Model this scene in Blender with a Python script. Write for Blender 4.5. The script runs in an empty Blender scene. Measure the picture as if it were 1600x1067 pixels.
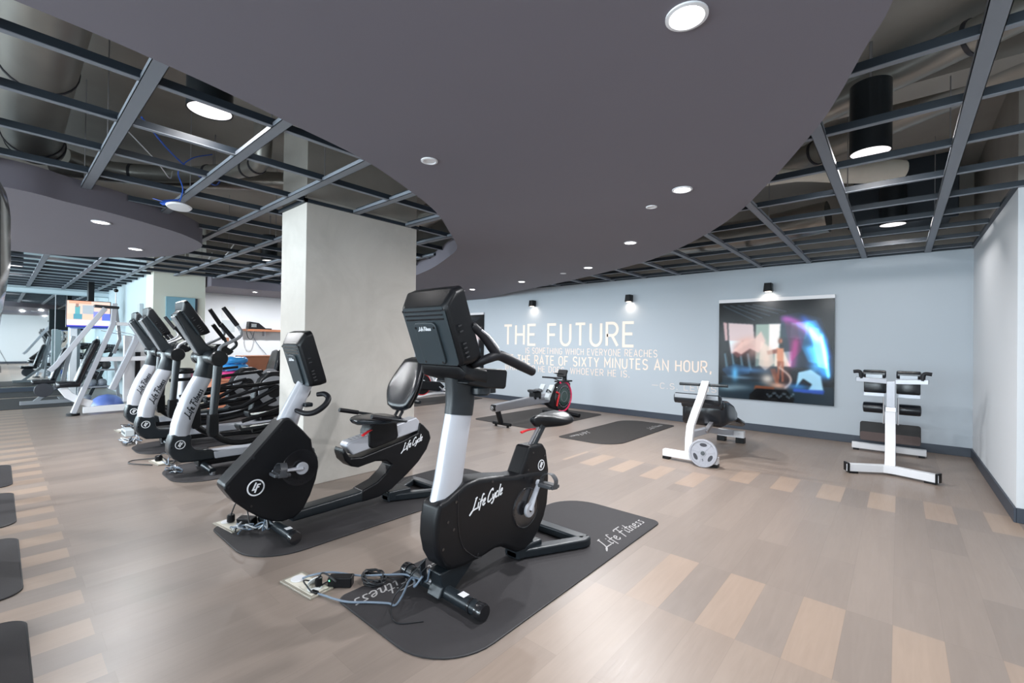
import bpy, math, random
import numpy as np
from mathutils import Vector, Matrix
random.seed(4)
S = bpy.context.scene
C = S.collection
pi = math.pi

# ------------------------------------------------------------------ camera
yaw, pit, rol = 0.714708, 0.00616, 0.01326
F = Vector((-math.sin(yaw)*math.cos(pit), math.cos(yaw)*math.cos(pit), math.sin(pit)))
r_ = Vector((math.cos(yaw), math.sin(yaw), 0)); u_ = r_.cross(F)
R2 = r_*math.cos(rol) + u_*math.sin(rol); U2 = R2.cross(F)
cd = bpy.data.cameras.new('camera'); cam = bpy.data.objects.new('camera', cd); C.objects.link(cam)
cd.sensor_width = 36; cd.lens = 36*697.2/1600; cd.clip_start = 0.02; cd.clip_end = 200
cam.matrix_world = Matrix(((R2.x, U2.x, -F.x, 0), (R2.y, U2.y, -F.y, 0), (R2.z, U2.z, -F.z, 1.35), (0, 0, 0, 1)))
S.camera = cam

# ------------------------------------------------------------------ view + world
S.view_settings.view_transform = 'Standard'; S.view_settings.look = 'None'
S.view_settings.exposure = 0.88; S.view_settings.gamma = 1; S.view_settings.use_curve_mapping = False
W = bpy.data.worlds.new('sky'); S.world = W; W.use_nodes = True
W.node_tree.nodes['Background'].inputs[0].default_value = (0.80, 0.90, 1, 1)
W.node_tree.nodes['Background'].inputs[1].default_value = 2.2

def area(name, loc, direction, sx, sy, power, col=(1, 1, 1), shape='RECTANGLE', spread=None):
    l = bpy.data.lights.new(name, 'AREA'); l.shape = shape; l.size = sx
    if shape in ('RECTANGLE', 'ELLIPSE'): l.size_y = sy
    l.energy = power; l.color = col
    if spread: l.spread = spread
    o = bpy.data.objects.new(name, l); C.objects.link(o); o.location = loc
    o.rotation_euler = Vector(direction).to_track_quat('-Z', 'Y').to_euler()
    return o
WINX = [-14.2, -10.6, -7.0, -3.4, -0.2]           # window centres in the south wall, behind the viewpoint
for wx in WINX:
    area('window_daylight', (wx, -4.9, 1.40), (0, 1, 0.10), 2.7, 2.1, 165 if wx < -5 else (110 if wx < -2 else 135), (0.80, 0.93, 1.0))
# recessed downlights in the two dropped ceilings: (x, y, power)
DL = [(-.558, 1.536), (-1.191, 3.228), (-2.24, 4.546), (-3.439, 5.64), (-5.168, 6.199), (-6.736, 6.477), (-8.52, 6.416),
      (-.75, -.6), (-1.5, -2.4)]
DL2 = [(-5.872, .644), (-7.261, 1.122), (-6.4, -1.2)]
DL3 = [(-11.3, 3.9), (-11.3, 5.6)]
PW = [20, 34, 34, 30, 19, 15, 15, 9, 9]+[27]*5
for (x, y), pw in zip(DL + DL2 + DL3, PW):
    area('downlight_lamp', (x, y, 2.462), (0, 0, -1), 0.10, 0, pw, (0.97, 0.98, 1.0), 'DISK')
# pendant drums above the open grid
DRUM = [(-3.30, .86, 2.80, 3.25), (-.17, 4.2, 2.80, 3.3), (-.065, 6.8, 2.80, 3.25), (-4.6, -2.2, 2.8, 3.25), (-10.2, .6, 2.8, 3.25), (-13.5, 0.2, 2.8, 3.25), (-13.5, -2.6, 2.8, 3.25), (-8.6, 3.2, 2.8, 3.25)]
for x, y, z0, z1 in DRUM:
    area('drum_lamp', (x, y, z0-.012), (0, 0, -1), 0.18, 0, 6 if x > -1 else 3, (1.0, .96, .94), 'DISK')
WL = [(-6.33, 2.29), (-3.95, 2.27), (-1.57, 2.305)]
YBL = 8.06
for x, z in WL:
    area('wall_lamp_beam', (x, YBL-.085, z-.082), (0, 0.22, -1), 0.06, 0, .38, (1.0, .80, .64), 'DISK', 2.6)

# ------------------------------------------------------------------ materials
def mat(name, col, rough=.5, metal=0., emit=None, es=1., spec=None, coat=0., noise=0., nscale=8., bump=0., bscale=60., alpha=None, trans=None):
    m = bpy.data.materials.new(name); m.use_nodes = True
    nt = m.node_tree; b = nt.nodes['Principled BSDF']
    c4 = tuple(col) + (1,)
    b.inputs['Base Color'].default_value = c4; b.inputs['Roughness'].default_value = rough; b.inputs['Metallic'].default_value = metal
    if spec is not None: b.inputs['Specular IOR Level'].default_value = spec
    if coat: b.inputs['Coat Weight'].default_value = coat; b.inputs['Coat Roughness'].default_value = .15
    if emit: b.inputs['Emission Color'].default_value = tuple(emit)+(1,); b.inputs['Emission Strength'].default_value = es
    if trans: b.inputs['Transmission Weight'].default_value = trans
    if noise or bump:
        tc = nt.nodes.new('ShaderNodeTexCoord')
    if noise:
        n = nt.nodes.new('ShaderNodeTexNoise'); n.inputs['Scale'].default_value = nscale; n.inputs['Detail'].default_value = 5
        nt.links.new(tc.outputs['Object'], n.inputs['Vector'])
        mx = nt.nodes.new('ShaderNodeMix'); mx.data_type = 'RGBA'
        mx.inputs['A'].default_value = tuple(min(1, k*(1-noise)) for k in col)+(1,); mx.inputs['B'].default_value = tuple(min(1, k*(1+noise)) for k in col)+(1,)
        nt.links.new(n.outputs['Fac'], mx.inputs['Factor']); nt.links.new(mx.outputs['Result'], b.inputs['Base Color'])
    if bump:
        n2 = nt.nodes.new('ShaderNodeTexNoise'); n2.inputs['Scale'].default_value = bscale; n2.inputs['Detail'].default_value = 3
        nt.links.new(tc.outputs['Object'], n2.inputs['Vector'])
        bp = nt.nodes.new('ShaderNodeBump'); bp.inputs['Strength'].default_value = bump; bp.inputs['Distance'].default_value = .01
        nt.links.new(n2.outputs['Fac'], bp.inputs['Height']); nt.links.new(bp.outputs['Normal'], b.inputs['Normal'])
    return m
def s2l(r, g, b):
    f = lambda v: (v/255/12.92) if v/255 <= .04045 else ((v/255+.055)/1.055)**2.4
    return (f(r), f(g), f(b))
BLK = mat('black_plastic', (.0045, .005, .0065), .36, spec=.28, noise=.15, nscale=3, bump=.06, bscale=500)
BLK2 = mat('charcoal_plastic', (.012, .016, .020), .34, spec=.42, noise=.1, nscale=3)
GLB = mat('gloss_black', (.012, .012, .014), .16, coat=.4)
RUB = mat('black_rubber', (.012, .012, .013), .65)
VIN = mat('black_vinyl', (.008, .010, .014), .22, bump=.08, bscale=200)
GRIP = mat('foam_grip', (.008, .008, .011), .5, spec=.3)
SIL = mat('silver_paint', s2l(184, 187, 195), .32, metal=.25, noise=.03)
SILD = mat('grey_silver_paint', s2l(150, 153, 158), .35, metal=.4)
WHT = mat('white_paint', s2l(220, 220, 223), .35)
CHR = mat('chrome', (.8, .8, .82), .14, metal=1)
STL = mat('steel', s2l(170, 170, 175), .3, metal=.85)
IRON = mat('grey_cast_iron', s2l(158, 158, 165), .45, metal=.3, noise=.12, nscale=40)
DIRN = mat('dark_iron', s2l(60, 60, 66), .5, metal=.3)
RED = mat('red_plastic', s2l(214, 40, 48), .4)
PINK = mat('pink_red_ring', s2l(228, 40, 92), .35)
CREAM = mat('ivory_lettering', s2l(244, 226, 212), .6)
INK = mat('white_print', s2l(226, 228, 232), .5)
INKB = mat('black_print', s2l(30, 34, 40), .5)
INKG = mat('faint_grey_print', s2l(170, 178, 188), .6)
WBLU = mat('pale_blue_wall_paint', s2l(178, 187, 195), .75, bump=.02, bscale=300)
WWHT = mat('white_wall_paint', s2l(208, 212, 216), .75, bump=.02, bscale=300)
WLEFT = mat('cyan_white_wall_paint', s2l(184, 201, 208), .75)
WCRM = mat('cream_paint', s2l(205, 208, 196), .75, noise=.04, nscale=2)
BASE = mat('dark_slate_vinyl', s2l(52, 60, 72), .45)
SOF = mat('charcoal_ceiling_paint', s2l(108, 104, 113), .7, noise=.04, nscale=1.2)
SLAB = mat('dark_concrete_slab', s2l(154, 151, 145), .85, noise=.28, nscale=1.5, bump=.2, bscale=12)
TEE = mat('grey_blue_steel_grid', s2l(122, 128, 137), .5, metal=.2)
TEED = mat('dark_steel_grid', s2l(34, 44, 54), .5)
DUCT = mat('galvanised_duct', s2l(158, 156, 150), .38, metal=.6, noise=.12, nscale=5)
FOIL = mat('crinkled_foil', s2l(150, 146, 140), .3, metal=.8, bump=1., bscale=9)
DUCTW = mat('white_duct_wrap', s2l(225, 220, 208), .6, noise=.1, nscale=9)
LAMP = mat('lit_lamp_face', (1, 1, 1), .5, emit=(1, .97, .95), es=9)
LAMPW = mat('warm_lamp_face', (1, 1, 1), .5, emit=(1, .85, .68), es=6)
LAMPD = mat('drum_lamp_face', (1, 1, 1), .5, emit=(1, .95, .96), es=.62)
MATR = mat('charcoal_rubber_mat', s2l(52, 50, 52), .72, spec=.3, noise=.10, nscale=30, bump=.2, bscale=400)
MATE = mat('dark_mat_edge', s2l(40, 40, 43), .6)
MATF = mat('brown_black_mat', s2l(50, 46, 44), .7, spec=.3, noise=.1, nscale=20)
MIR = mat('mirror_glass', (.86, .92, .92), .02, metal=1)
ORG = mat('terracotta_desk', s2l(214, 140, 108), .5, noise=.04)
WOOD = mat('brown_wood', s2l(150, 98, 70), .5, noise=.15, nscale=6)
BLUE = mat('blue_vinyl_ring', s2l(52, 140, 205), .3, noise=.2, nscale=10)
PNK2 = mat('pink_vinyl_ring', s2l(222, 70, 140), .3, noise=.15, nscale=10)
BALLB = mat('blue_rubber_dome', s2l(96, 120, 190), .35)
BALLG = mat('grey_rubber_ball', s2l(112, 118, 126), .5)
PAPER = mat('paper', s2l(205, 208, 208), .8)
GREYP = mat('grey_panel', s2l(178, 186, 190), .7)
TEAL = mat('pale_teal_glass', s2l(120, 164, 180), .2)
OUTL = mat('cream_plate', s2l(210, 205, 192), .5)
OUTM = mat('brushed_cover_plate', s2l(168, 162, 150), .4, metal=.4)
WIRE = mat('grey_blue_cable', s2l(110, 124, 140), .45)
WIREB = mat('black_cable', s2l(24, 26, 30), .45)
WIREU = mat('blue_network_cable', s2l(40, 90, 190), .45)
WIREW = mat('white_cable', s2l(200, 202, 205), .5)
LED = mat('green_led', (0, 1, .2), .5, emit=(.1, 1, .3), es=4)
GLASSB = mat('window_glass', (.9, .95, 1), .02, trans=1.0)
SCRN = mat('dark_screen', (.01, .012, .016), .12)

PLATE = mat('slate_grey_plastic', (.030, .042, .050), .36)
PEDM = mat('grey_pedal_plastic', (.045, .048, .055), .45)
MATP = mat('grey_mat_print', s2l(158, 156, 156), .7)

def concrete(name, ca, cb):
    m = bpy.data.materials.new(name); m.use_nodes = True; nt = m.node_tree; b = nt.nodes['Principled BSDF']
    tc = nt.nodes.new('ShaderNodeTexCoord')
    n = nt.nodes.new('ShaderNodeTexNoise'); n.inputs['Scale'].default_value = 1.6; n.inputs['Detail'].default_value = 8; n.inputs['Roughness'].default_value = .62; n.inputs['Distortion'].default_value = .6
    nt.links.new(tc.outputs['Object'], n.inputs['Vector'])
    r = nt.nodes.new('ShaderNodeValToRGB'); r.color_ramp.elements[0].position = .30; r.color_ramp.elements[0].color = ca+(1,); r.color_ramp.elements[1].position = .62; r.color_ramp.elements[1].color = cb+(1,)
    nt.links.new(n.outputs['Fac'], r.inputs['Fac']); nt.links.new(r.outputs['Color'], b.inputs['Base Color'])
    bp = nt.nodes.new('ShaderNodeBump'); bp.inputs['Strength'].default_value = .25; bp.inputs['Distance'].default_value = .02
    nt.links.new(n.outputs['Fac'], bp.inputs['Height']); nt.links.new(bp.outputs['Normal'], b.inputs['Normal'])
    b.inputs['Roughness'].default_value = .8
    return m
CONC = concrete('skimmed_concrete', s2l(176, 171, 164), s2l(193, 188, 181))

def floor_mat():
    m = bpy.data.materials.new('vinyl_plank_floor'); m.use_nodes = True; nt = m.node_tree; L = nt.links
    b = nt.nodes['Principled BSDF']
    tc = nt.nodes.new('ShaderNodeTexCoord'); sp = nt.nodes.new('ShaderNodeSeparateXYZ'); L.new(tc.outputs['Object'], sp.inputs[0])
    def mth(op, a, c=None, d=None):
        n = nt.nodes.new('ShaderNodeMath'); n.operation = op
        for i, v in enumerate((a, c, d)):
            if v is None: continue
            if isinstance(v, (int, float)): n.inputs[i].default_value = v
            else: L.new(v, n.inputs[i])
        return n.outputs[0]
    X, Y = sp.outputs[0], sp.outputs[1]
    w = .1835; ln = .64
    xs = mth('DIVIDE', mth('ADD', X, .016), w); ix = mth('FLOOR', xs); fx = mth('SUBTRACT', xs, ix)
    par = mth('FLOORED_MODULO', ix, 2.0)                       # 0 even, 1 odd
    ys = mth('DIVIDE', mth('SUBTRACT', Y, 2.25), ln*2)
    rnd = mth('MULTIPLY', par, .5)
    ys2 = mth('ADD', ys, rnd); iy = mth('FLOOR', ys2); fy = mth('SUBTRACT', ys2, iy)
    cb = nt.nodes.new('ShaderNodeCombineXYZ'); L.new(ix, cb.inputs[0]); L.new(iy, cb.inputs[1])
    wn = nt.nodes.new('ShaderNodeTexWhiteNoise'); wn.noise_dimensions = '3D'; L.new(cb.outputs[0], wn.inputs['Vector'])
    # laid colour zones: warm planks start at staggered ends
    near = mth('LESS_THAN', Y, mth('SUBTRACT', 2.89, mth('MULTIPLY', par, ln)))
    nearm = mth('MULTIPLY', near, mth('GREATER_THAN', X, -1.30))
    opar = mth('SUBTRACT', 1.0, par)
    far_b = mth('ADD', mth('ADD', 5.42, mth('MULTIPLY', par, -.54)), mth('MULTIPLY', mth('LESS_THAN', X, -1.3), -.5))
    far0 = mth('SUBTRACT', 4.88, mth('MULTIPLY', mth('LESS_THAN', X, -1.3), .49))
    farsq = mth('MULTIPLY', par, mth('MULTIPLY', mth('GREATER_THAN', Y, far0), mth('LESS_THAN', Y, mth('ADD', far0, .54))))
    farm = mth('MULTIPLY', mth('MAXIMUM', farsq, mth('MULTIPLY', mth('GREATER_THAN', Y, far_b), .3)), mth('GREATER_THAN', X, -3.0))
    leftm = mth('MULTIPLY', mth('MULTIPLY', mth('LESS_THAN', Y, mth('SUBTRACT', .31, mth('MULTIPLY', par, 1.9))), mth('LESS_THAN', X, -1.3)), .9)
    tan = mth('MINIMUM', mth('ADD', mth('ADD', mth('MULTIPLY', nearm, mth('ADD', .38, mth('MULTIPLY', mth('GREATER_THAN', Y, 2.25), .42))), farm), leftm), 1.0)
    # wood figure
    mp = nt.nodes.new('ShaderNodeCombineXYZ')
    L.new(mth('MULTIPLY', X, 26), mp.inputs[0]); L.new(mth('ADD', mth('MULTIPLY', Y, 2.2), mth('MULTIPLY', wn.outputs['Value'], 37)), mp.inputs[1]); L.new(mth('MULTIPLY', wn.outputs['Value'], 9), mp.inputs[2])
    n = nt.nodes.new('ShaderNodeTexNoise'); n.inputs['Scale'].default_value = 1.; n.inputs['Detail'].default_value = 6; n.inputs['Distortion'].default_value = 1.1; L.new(mp.outputs[0], n.inputs['Vector'])
    mp2 = nt.nodes.new('ShaderNodeCombineXYZ')
    L.new(mth('MULTIPLY', X, 120), mp2.inputs[0]); L.new(mth('ADD', mth('MULTIPLY', Y, 7), mth('MULTIPLY', wn.outputs['Value'], 77)), mp2.inputs[1])
    n2 = nt.nodes.new('ShaderNodeTexNoise'); n2.inputs['Scale'].default_value = 1.; n2.inputs['Detail'].default_value = 3; L.new(mp2.outputs[0], n2.inputs['Vector'])
    def mix(f, a, c):
        x = nt.nodes.new('ShaderNodeMix'); x.data_type = 'RGBA'
        for k, v in (('Factor', f), ('A', a), ('B', c)):
            if isinstance(v, tuple): x.inputs[k].default_value = v+(1,)
            elif isinstance(v, (int, float)): x.inputs[k].default_value = v
            else: L.new(v, x.inputs[k])
        return x.outputs['Result']
    g = mix(wn.outputs['Value'], s2l(127, 115, 107), s2l(138, 125, 116))
    t = mix(wn.outputs['Value'], s2l(152, 132, 117), s2l(160, 140, 124))
    base = mix(tan, g, t)
    hsv = nt.nodes.new('ShaderNodeHueSaturation'); L.new(base, hsv.inputs['Color'])
    val = mth('ADD', mth('ADD', .84, mth('MULTIPLY', n.outputs['Fac'], .20)), mth('MULTIPLY', n2.outputs['Fac'], .12))
    ed = mth('MINIMUM', mth('MINIMUM', fx, mth('SUBTRACT', 1.0, fx)), mth('MULTIPLY', mth('MINIMUM', fy, mth('SUBTRACT', 1.0, fy)), 7.0))
    seam = mth('MULTIPLY', mth('LESS_THAN', ed, .008), -.10)
    L.new(mth('ADD', val, seam), hsv.inputs['Value']); L.new(hsv.outputs['Color'], b.inputs['Base Color'])
    L.new(mth('ADD', .30, mth('MULTIPLY', n2.outputs['Fac'], .14)), b.inputs['Roughness'])
    bp = nt.nodes.new('ShaderNodeBump'); bp.inputs['Strength'].default_value = .08; bp.inputs['Distance'].default_value = .004
    L.new(n2.outputs['Fac'], bp.inputs['Height']); L.new(bp.outputs['Normal'], b.inputs['Normal'])
    return m
FLOOR = floor_mat()

def vcol_mat(name, rough, emit=0.):
    m = bpy.data.materials.new(name); m.use_nodes = True; nt = m.node_tree; b = nt.nodes['Principled BSDF']
    a = nt.nodes.new('ShaderNodeVertexColor'); a.layer_name = 'Col'
    nt.links.new(a.outputs['Color'], b.inputs['Base Color']); b.inputs['Roughness'].default_value = rough; b.inputs['Specular IOR Level'].default_value = .25
    if emit: nt.links.new(a.outputs['Color'], b.inputs['Emission Color']); b.inputs['Emission Strength'].default_value = emit
    return m

# ------------------------------------------------------------------ geometry helpers: each returns (verts, faces)
def V(*a): return Vector(a)
def join(*gs):
    vs, fs = [], []
    for g in gs:
        if isinstance(g, list): g = join(*g)
        k = len(vs); vs += list(g[0]); fs += [tuple(i+k for i in f) for f in g[1]]
    return vs, fs
def box(x0, x1, y0, y1, z0, z1):
    v = [(x, y, z) for x in (x0, x1) for y in (y0, y1) for z in (z0, z1)]
    return v, [(0, 1, 3, 2), (4, 6, 7, 5), (0, 4, 5, 1), (2, 3, 7, 6), (0, 2, 6, 4), (1, 5, 7, 3)]
def xform(g, M): return [tuple(M @ Vector(v)) for v in g[0]], g[1]
def obox(c, size, rx=0, ry=0, rz=0):
    a, b, d = size[0]/2, size[1]/2, size[2]/2
    M = Matrix.Translation(c) @ Matrix.Rotation(rz, 4, 'Z') @ Matrix.Rotation(ry, 4, 'Y') @ Matrix.Rotation(rx, 4, 'X')
    return xform(box(-a, a, -b, b, -d, d), M)
def prism(poly, a0, a1, axis='x'):
    n = len(poly)
    ar = sum(poly[i][0]*poly[(i+1) % n][1]-poly[(i+1) % n][0]*poly[i][1] for i in range(n))
    if ar < 0: poly = poly[::-1]
    mk = {'x': lambda p, a: (a, p[0], p[1]), 'y': lambda p, a: (p[0], a, p[1]), 'z': lambda p, a: (p[0], p[1], a)}[axis]
    v = [mk(p, a0) for p in poly] + [mk(p, a1) for p in poly]
    f = [tuple(range(n))[::-1], tuple(range(n, 2*n))] + [(i, (i+1) % n, n+(i+1) % n, n+i) for i in range(n)]
    if axis == 'y': f = [t[::-1] for t in f]
    return v, f
def cr(pts, k=6, closed=False):                          # Catmull-Rom smoothing
    P = [Vector(p) for p in pts]; n = len(P); out = []
    rng = range(n) if closed else range(n-1)
    for i in rng:
        p0 = P[(i-1) % n] if closed or i > 0 else P[0]*2-P[1]
        p1, p2 = P[i], P[(i+1) % n]
        p3 = P[(i+2) % n] if closed or i+2 < n else P[-1]*2-P[-2]
        for j in range(k):
            t = j/k
            out.append(.5*((2*p1)+(p2-p0)*t+(2*p0-5*p1+4*p2-p3)*t*t+(3*p1-p0-3*p2+p3)*t**3))
    if not closed: out.append(P[-1])
    return out
def tube(pts, r, n=12, k=0, closed=False, flat=None):
    P = cr(pts, k, closed) if k else [Vector(p) for p in pts]
    m = len(P)
    rr = r if isinstance(r, (list, tuple)) else None
    def rad(i):
        if rr is None: return r
        t = i/(m-1)*(len(rr)-1); a = int(min(t, len(rr)-2)); return rr[a]+(rr[a+1]-rr[a])*(t-a)
    vs, fs = [], []
    T0 = (P[1]-P[0]).normalized(); up = V(0, 0, 1) if abs(T0.z) < .9 else V(1, 0, 0)
    N = (up-T0*up.dot(T0)).normalized()
    for i in range(m):
        if closed: T = (P[(i+1) % m]-P[i-1]).normalized()
        elif i == 0: T = (P[1]-P[0]).normalized()
        elif i == m-1: T = (P[-1]-P[-2]).normalized()
        else:
            T = ((P[i+1]-P[i]).normalized()+(P[i]-P[i-1]).normalized()).normalized()
        N = (N-T*N.dot(T)).normalized(); B = T.cross(N)
        q = rad(i); q2 = q*(flat or 1)
        for j in range(n):
            a = 2*pi*j/n; vs.append(tuple(P[i]+N*math.cos(a)*q2+B*math.sin(a)*q))
    for i in range(m if closed else m-1):
        for j in range(n):
            a, b2 = i*n+j, i*n+(j+1) % n; c2 = ((i+1) % m)*n
            fs.append((a, b2, c2+(j+1) % n, c2+j))
    if not closed:
        fs.append(tuple(range(n))[::-1]); fs.append(tuple((m-1)*n+j for j in range(n)))
    return vs, fs
def lathe(prof, c=(0, 0, 0), axis='z', n=32, cap=True):
    ax = {'z': (V(1, 0, 0), V(0, 1, 0), V(0, 0, 1)), 'x': (V(0, 1, 0), V(0, 0, 1), V(1, 0, 0)), 'y': (V(0, 0, 1), V(1, 0, 0), V(0, 1, 0))}[axis] if isinstance(axis, str) else axis
    c = Vector(c); vs, fs = [], []
    for r, h in prof:
        for j in range(n):
            a = 2*pi*j/n; vs.append(tuple(c+ax[0]*math.cos(a)*r+ax[1]*math.sin(a)*r+ax[2]*h))
    for i in range(len(prof)-1):
        for j in range(n): fs.append((i*n+j, i*n+(j+1) % n, (i+1)*n+(j+1) % n, (i+1)*n+j))
    if cap and prof[0][0] > 1e-6: fs.append(tuple(range(n))[::-1])
    if cap and prof[-1][0] > 1e-6: fs.append(tuple((len(prof)-1)*n+j for j in range(n)))
    return vs, fs
def disc(c, r, h, axis='z', n=32, bev=0.):
    if bev: return lathe([(r-bev, 0), (r, bev), (r, h-bev), (r-bev, h)], c, axis, n)
    return lathe([(r, 0), (r, h)], c, axis, n)
def torus(c, R, r, axis='z', n=40, m=10):
    ax = {'z': (V(1, 0, 0), V(0, 1, 0)), 'x': (V(0, 1, 0), V(0, 0, 1)), 'y': (V(1, 0, 0), V(0, 0, 1))}[axis]
    return tube([Vector(c)+ax[0]*math.cos(2*pi*i/n)*R+ax[1]*math.sin(2*pi*i/n)*R for i in range(n)], r, m, 0, True)
def loft(rings, cap=True):
    n = len(rings[0]); vs = [tuple(p) for r in rings for p in r]; fs = []
    for i in range(len(rings)-1):
        for j in range(n): fs.append((i*n+j, i*n+(j+1) % n, (i+1)*n+(j+1) % n, (i+1)*n+j))
    if cap: fs.append(tuple(range(n))[::-1]); fs.append(tuple((len(rings)-1)*n+j for j in range(n)))
    return vs, fs
def sell(cx, cy, cz, a, b, U, Vv, n=24, e=.6):           # super-ellipse ring
    out = []
    for j in range(n):
        t = 2*pi*j/n; co, si = math.cos(t), math.sin(t)
        out.append(V(cx, cy, cz)+U*(a*math.copysign(abs(co)**e, co))+Vv*(b*math.copysign(abs(si)**e, si)))
    return out
def sphere(c, r, n=24, m=14, sz=1.):
    return lathe([(r*math.sin(pi*i/m) if 0 < i < m else 0., -r*sz*math.cos(pi*i/m)) for i in range(m+1)], c, 'z', n)
def rrect(x0, x1, y0, y1, r, k=6):
    rs = r if isinstance(r, (list, tuple)) else [r]*4    # corners: (x1,y1),(x0,y1),(x0,y0),(x1,y0)
    o = []
    for (cx, cy, a0), q in zip(((x1, y1, 0), (x0, y1, 90), (x0, y0, 180), (x1, y0, 270)), rs):
        sx = -1 if cx == x1 else 1; sy = -1 if cy == y1 else 1
        for i in range(k+1):
            a = math.radians(a0+90*i/k); o.append((cx+sx*q+q*math.cos(a), cy+sy*q+q*math.sin(a)))
    return o

class Thing:
    pass
def setp(o, label=None, cat=None, group=None, kind=None):
    for k, v in (('label', label), ('category', cat), ('group', group), ('kind', kind)):
        if v: o[k] = v
    return o
def mesh_obj(name, g, m, parent=None, bev=0., seg=3, ang=40, off=(0, 0, 0), smooth=True, sub=0):
    if isinstance(g, list): g = join(*g)
    me = bpy.data.meshes.new(name)
    me.from_pydata([(v[0]-off[0], v[1]-off[1], v[2]-off[2]) for v in g[0]], [], g[1]); me.update()
    me.materials.append(m)
    if smooth: me.shade_smooth()
    if smooth and not bev: me.set_sharp_from_angle(angle=math.radians(ang))
    o = bpy.data.objects.new(name, me); C.objects.link(o)
    if parent: o.parent = parent
    if sub:
        s = o.modifiers.new('s', 'SUBSURF'); s.levels = sub; s.render_levels = sub
    if bev:
        b = o.modifiers.new('b', 'BEVEL'); b.width = bev; b.segments = seg; b.limit_method = 'ANGLE'; b.angle_limit = math.radians(32); b.harden_normals = True
    return o
def thing(name, loc, label, cat, group=None):
    o = bpy.data.objects.new(name, None); C.objects.link(o); o.location = loc; o.empty_display_size = .1
    return setp(o, label, cat, group)
def part(root, name, g, m, bev=0., seg=3, parent=None, ang=40, label=None, sub=0):
    top = root
    o = mesh_obj(name, g, m, parent or root, bev, seg, ang, off=tuple(top.location), sub=sub)
    if label: o['label'] = label
    return o
def single(name, g, m, label, cat, group=None, bev=0., loc=None, kind=None, ang=40):
    if isinstance(g, list): g = join(*g)
    if loc is None:
        xs = [v[0] for v in g[0]]; ys = [v[1] for v in g[0]]; zs = [v[2] for v in g[0]]
        loc = ((min(xs)+max(xs))/2, (min(ys)+max(ys))/2, min(zs))
    o = mesh_obj(name, g, m, None, bev, off=loc, ang=ang); o.location = loc
    return setp(o, label, cat, group, kind)
def struct(name, g, m, bev=0., parent=None):
    o = mesh_obj(name, g, m, parent, bev)
    if not parent: o['kind'] = 'structure'
    return o
def copy_tree(o, parent=None):
    c = o.copy(); C.objects.link(c); c.parent = parent
    for ch in list(o.children): copy_tree(ch, c)
    return c

# ------------------------------------------------------------------ stroke lettering
def arc(cx, cy, rx, ry, a0, a1, n=10): return [(cx+rx*math.cos(math.radians(a0+(a1-a0)*i/n)), cy+ry*math.sin(math.radians(a0+(a1-a0)*i/n))) for i in range(n+1)]
GL = {   # width, strokes; cap height 1
 'A': (.62, [[(0, 0), (.31, 1), (.62, 0)], [(.10, .30), (.52, .30)]]),
 'C': (.54, [arc(.27, .70, .27, .30, 20, 180)+arc(.27, .30, .27, .30, 180, 340)]),
 'D': (.56, [[(0, 0), (0, 1), (.26, 1)]+arc(.26, .68, .30, .32, 90, 0)+arc(.26, .32, .30, .32, 0, -90)+[(0, 0)]]),
 'E': (.48, [[(.48, 1), (0, 1), (0, 0), (.48, 0)], [(0, .52), (.42, .52)]]),
 'F': (.48, [[(.48, 1), (0, 1), (0, 0)], [(0, .50), (.42, .50)]]),
 'G': (.56, [arc(.28, .70, .28, .30, 20, 180)+arc(.28, .30, .28, .30, 180, 360)+[(.56, .48), (.30, .48)]]),
 'H': (.56, [[(0, 0), (0, 1)], [(.56, 0), (.56, 1)], [(0, .52), (.56, .52)]]),
 'I': (.0, [[(0, 0), (0, 1)]]),
 'L': (.46, [[(0, 1), (0, 0), (.46, 0)]]),
 'M': (.68, [[(0, 0), (0, 1), (.34, .35), (.68, 1), (.68, 0)]]),
 'N': (.58, [[(0, 0), (0, 1), (.58, 0), (.58, 1)]]),
 'O': (.58, [arc(.29, .70, .29, .30, 0, 180)+arc(.29, .30, .29, .30, 180, 360)+[(.58, .70)]]),
 'R': (.54, [[(0, 0), (0, 1), (.28, 1)]+arc(.28, .73, .25, .27, 90, -90)+[(0, .46)], [(.26, .46), (.54, 0)]]),
 'S': (.52, [arc(.26, .74, .26, .26, 25, 180, 8)+arc(.26, .74, .26, .24, 180, 250, 4)[1:]+[(.34, .46)]+arc(.26, .26, .26, .24, 60, 0, 4)+arc(.26, .26, .26, .26, 0, -155, 8)[1:]]),
 'T': (.54, [[(0, 1), (.54, 1)], [(.27, 1), (.27, 0)]]),
 'U': (.56, [[(0, 1), (0, .30)]+arc(.28, .30, .28, .30, 180, 360)+[(.56, 1)]]),
 'V': (.60, [[(0, 1), (.30, 0), (.60, 1)]]),
 'W': (.92, [[(0, 1), (.21, 0), (.46, .95), (.71, 0), (.92, 1)]]),
 'X': (.60, [[(0, 0), (.60, 1)], [(0, 1), (.60, 0)]]),
 'Y': (.60, [[(0, 1), (.30, .45), (.60, 1)], [(.30, .45), (.30, 0)]]),
 '.': (.0, [[(0, -.02), (0, .13)]]), ',': (.04, [[(.04, .12), (.0, -.16)]]), '-': (.8, [[(0, .5), (.8, .5)]]), ' ': (.22, []),
 '1': (.2, [[(0, .8), (.2, 1), (.2, 0)]]), '5': (.5, [[(.48, 1), (.04, 1), (0, .52), (.25, .6)]+arc(.24, .3, .26, .3, 80, -150)]),
}
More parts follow.
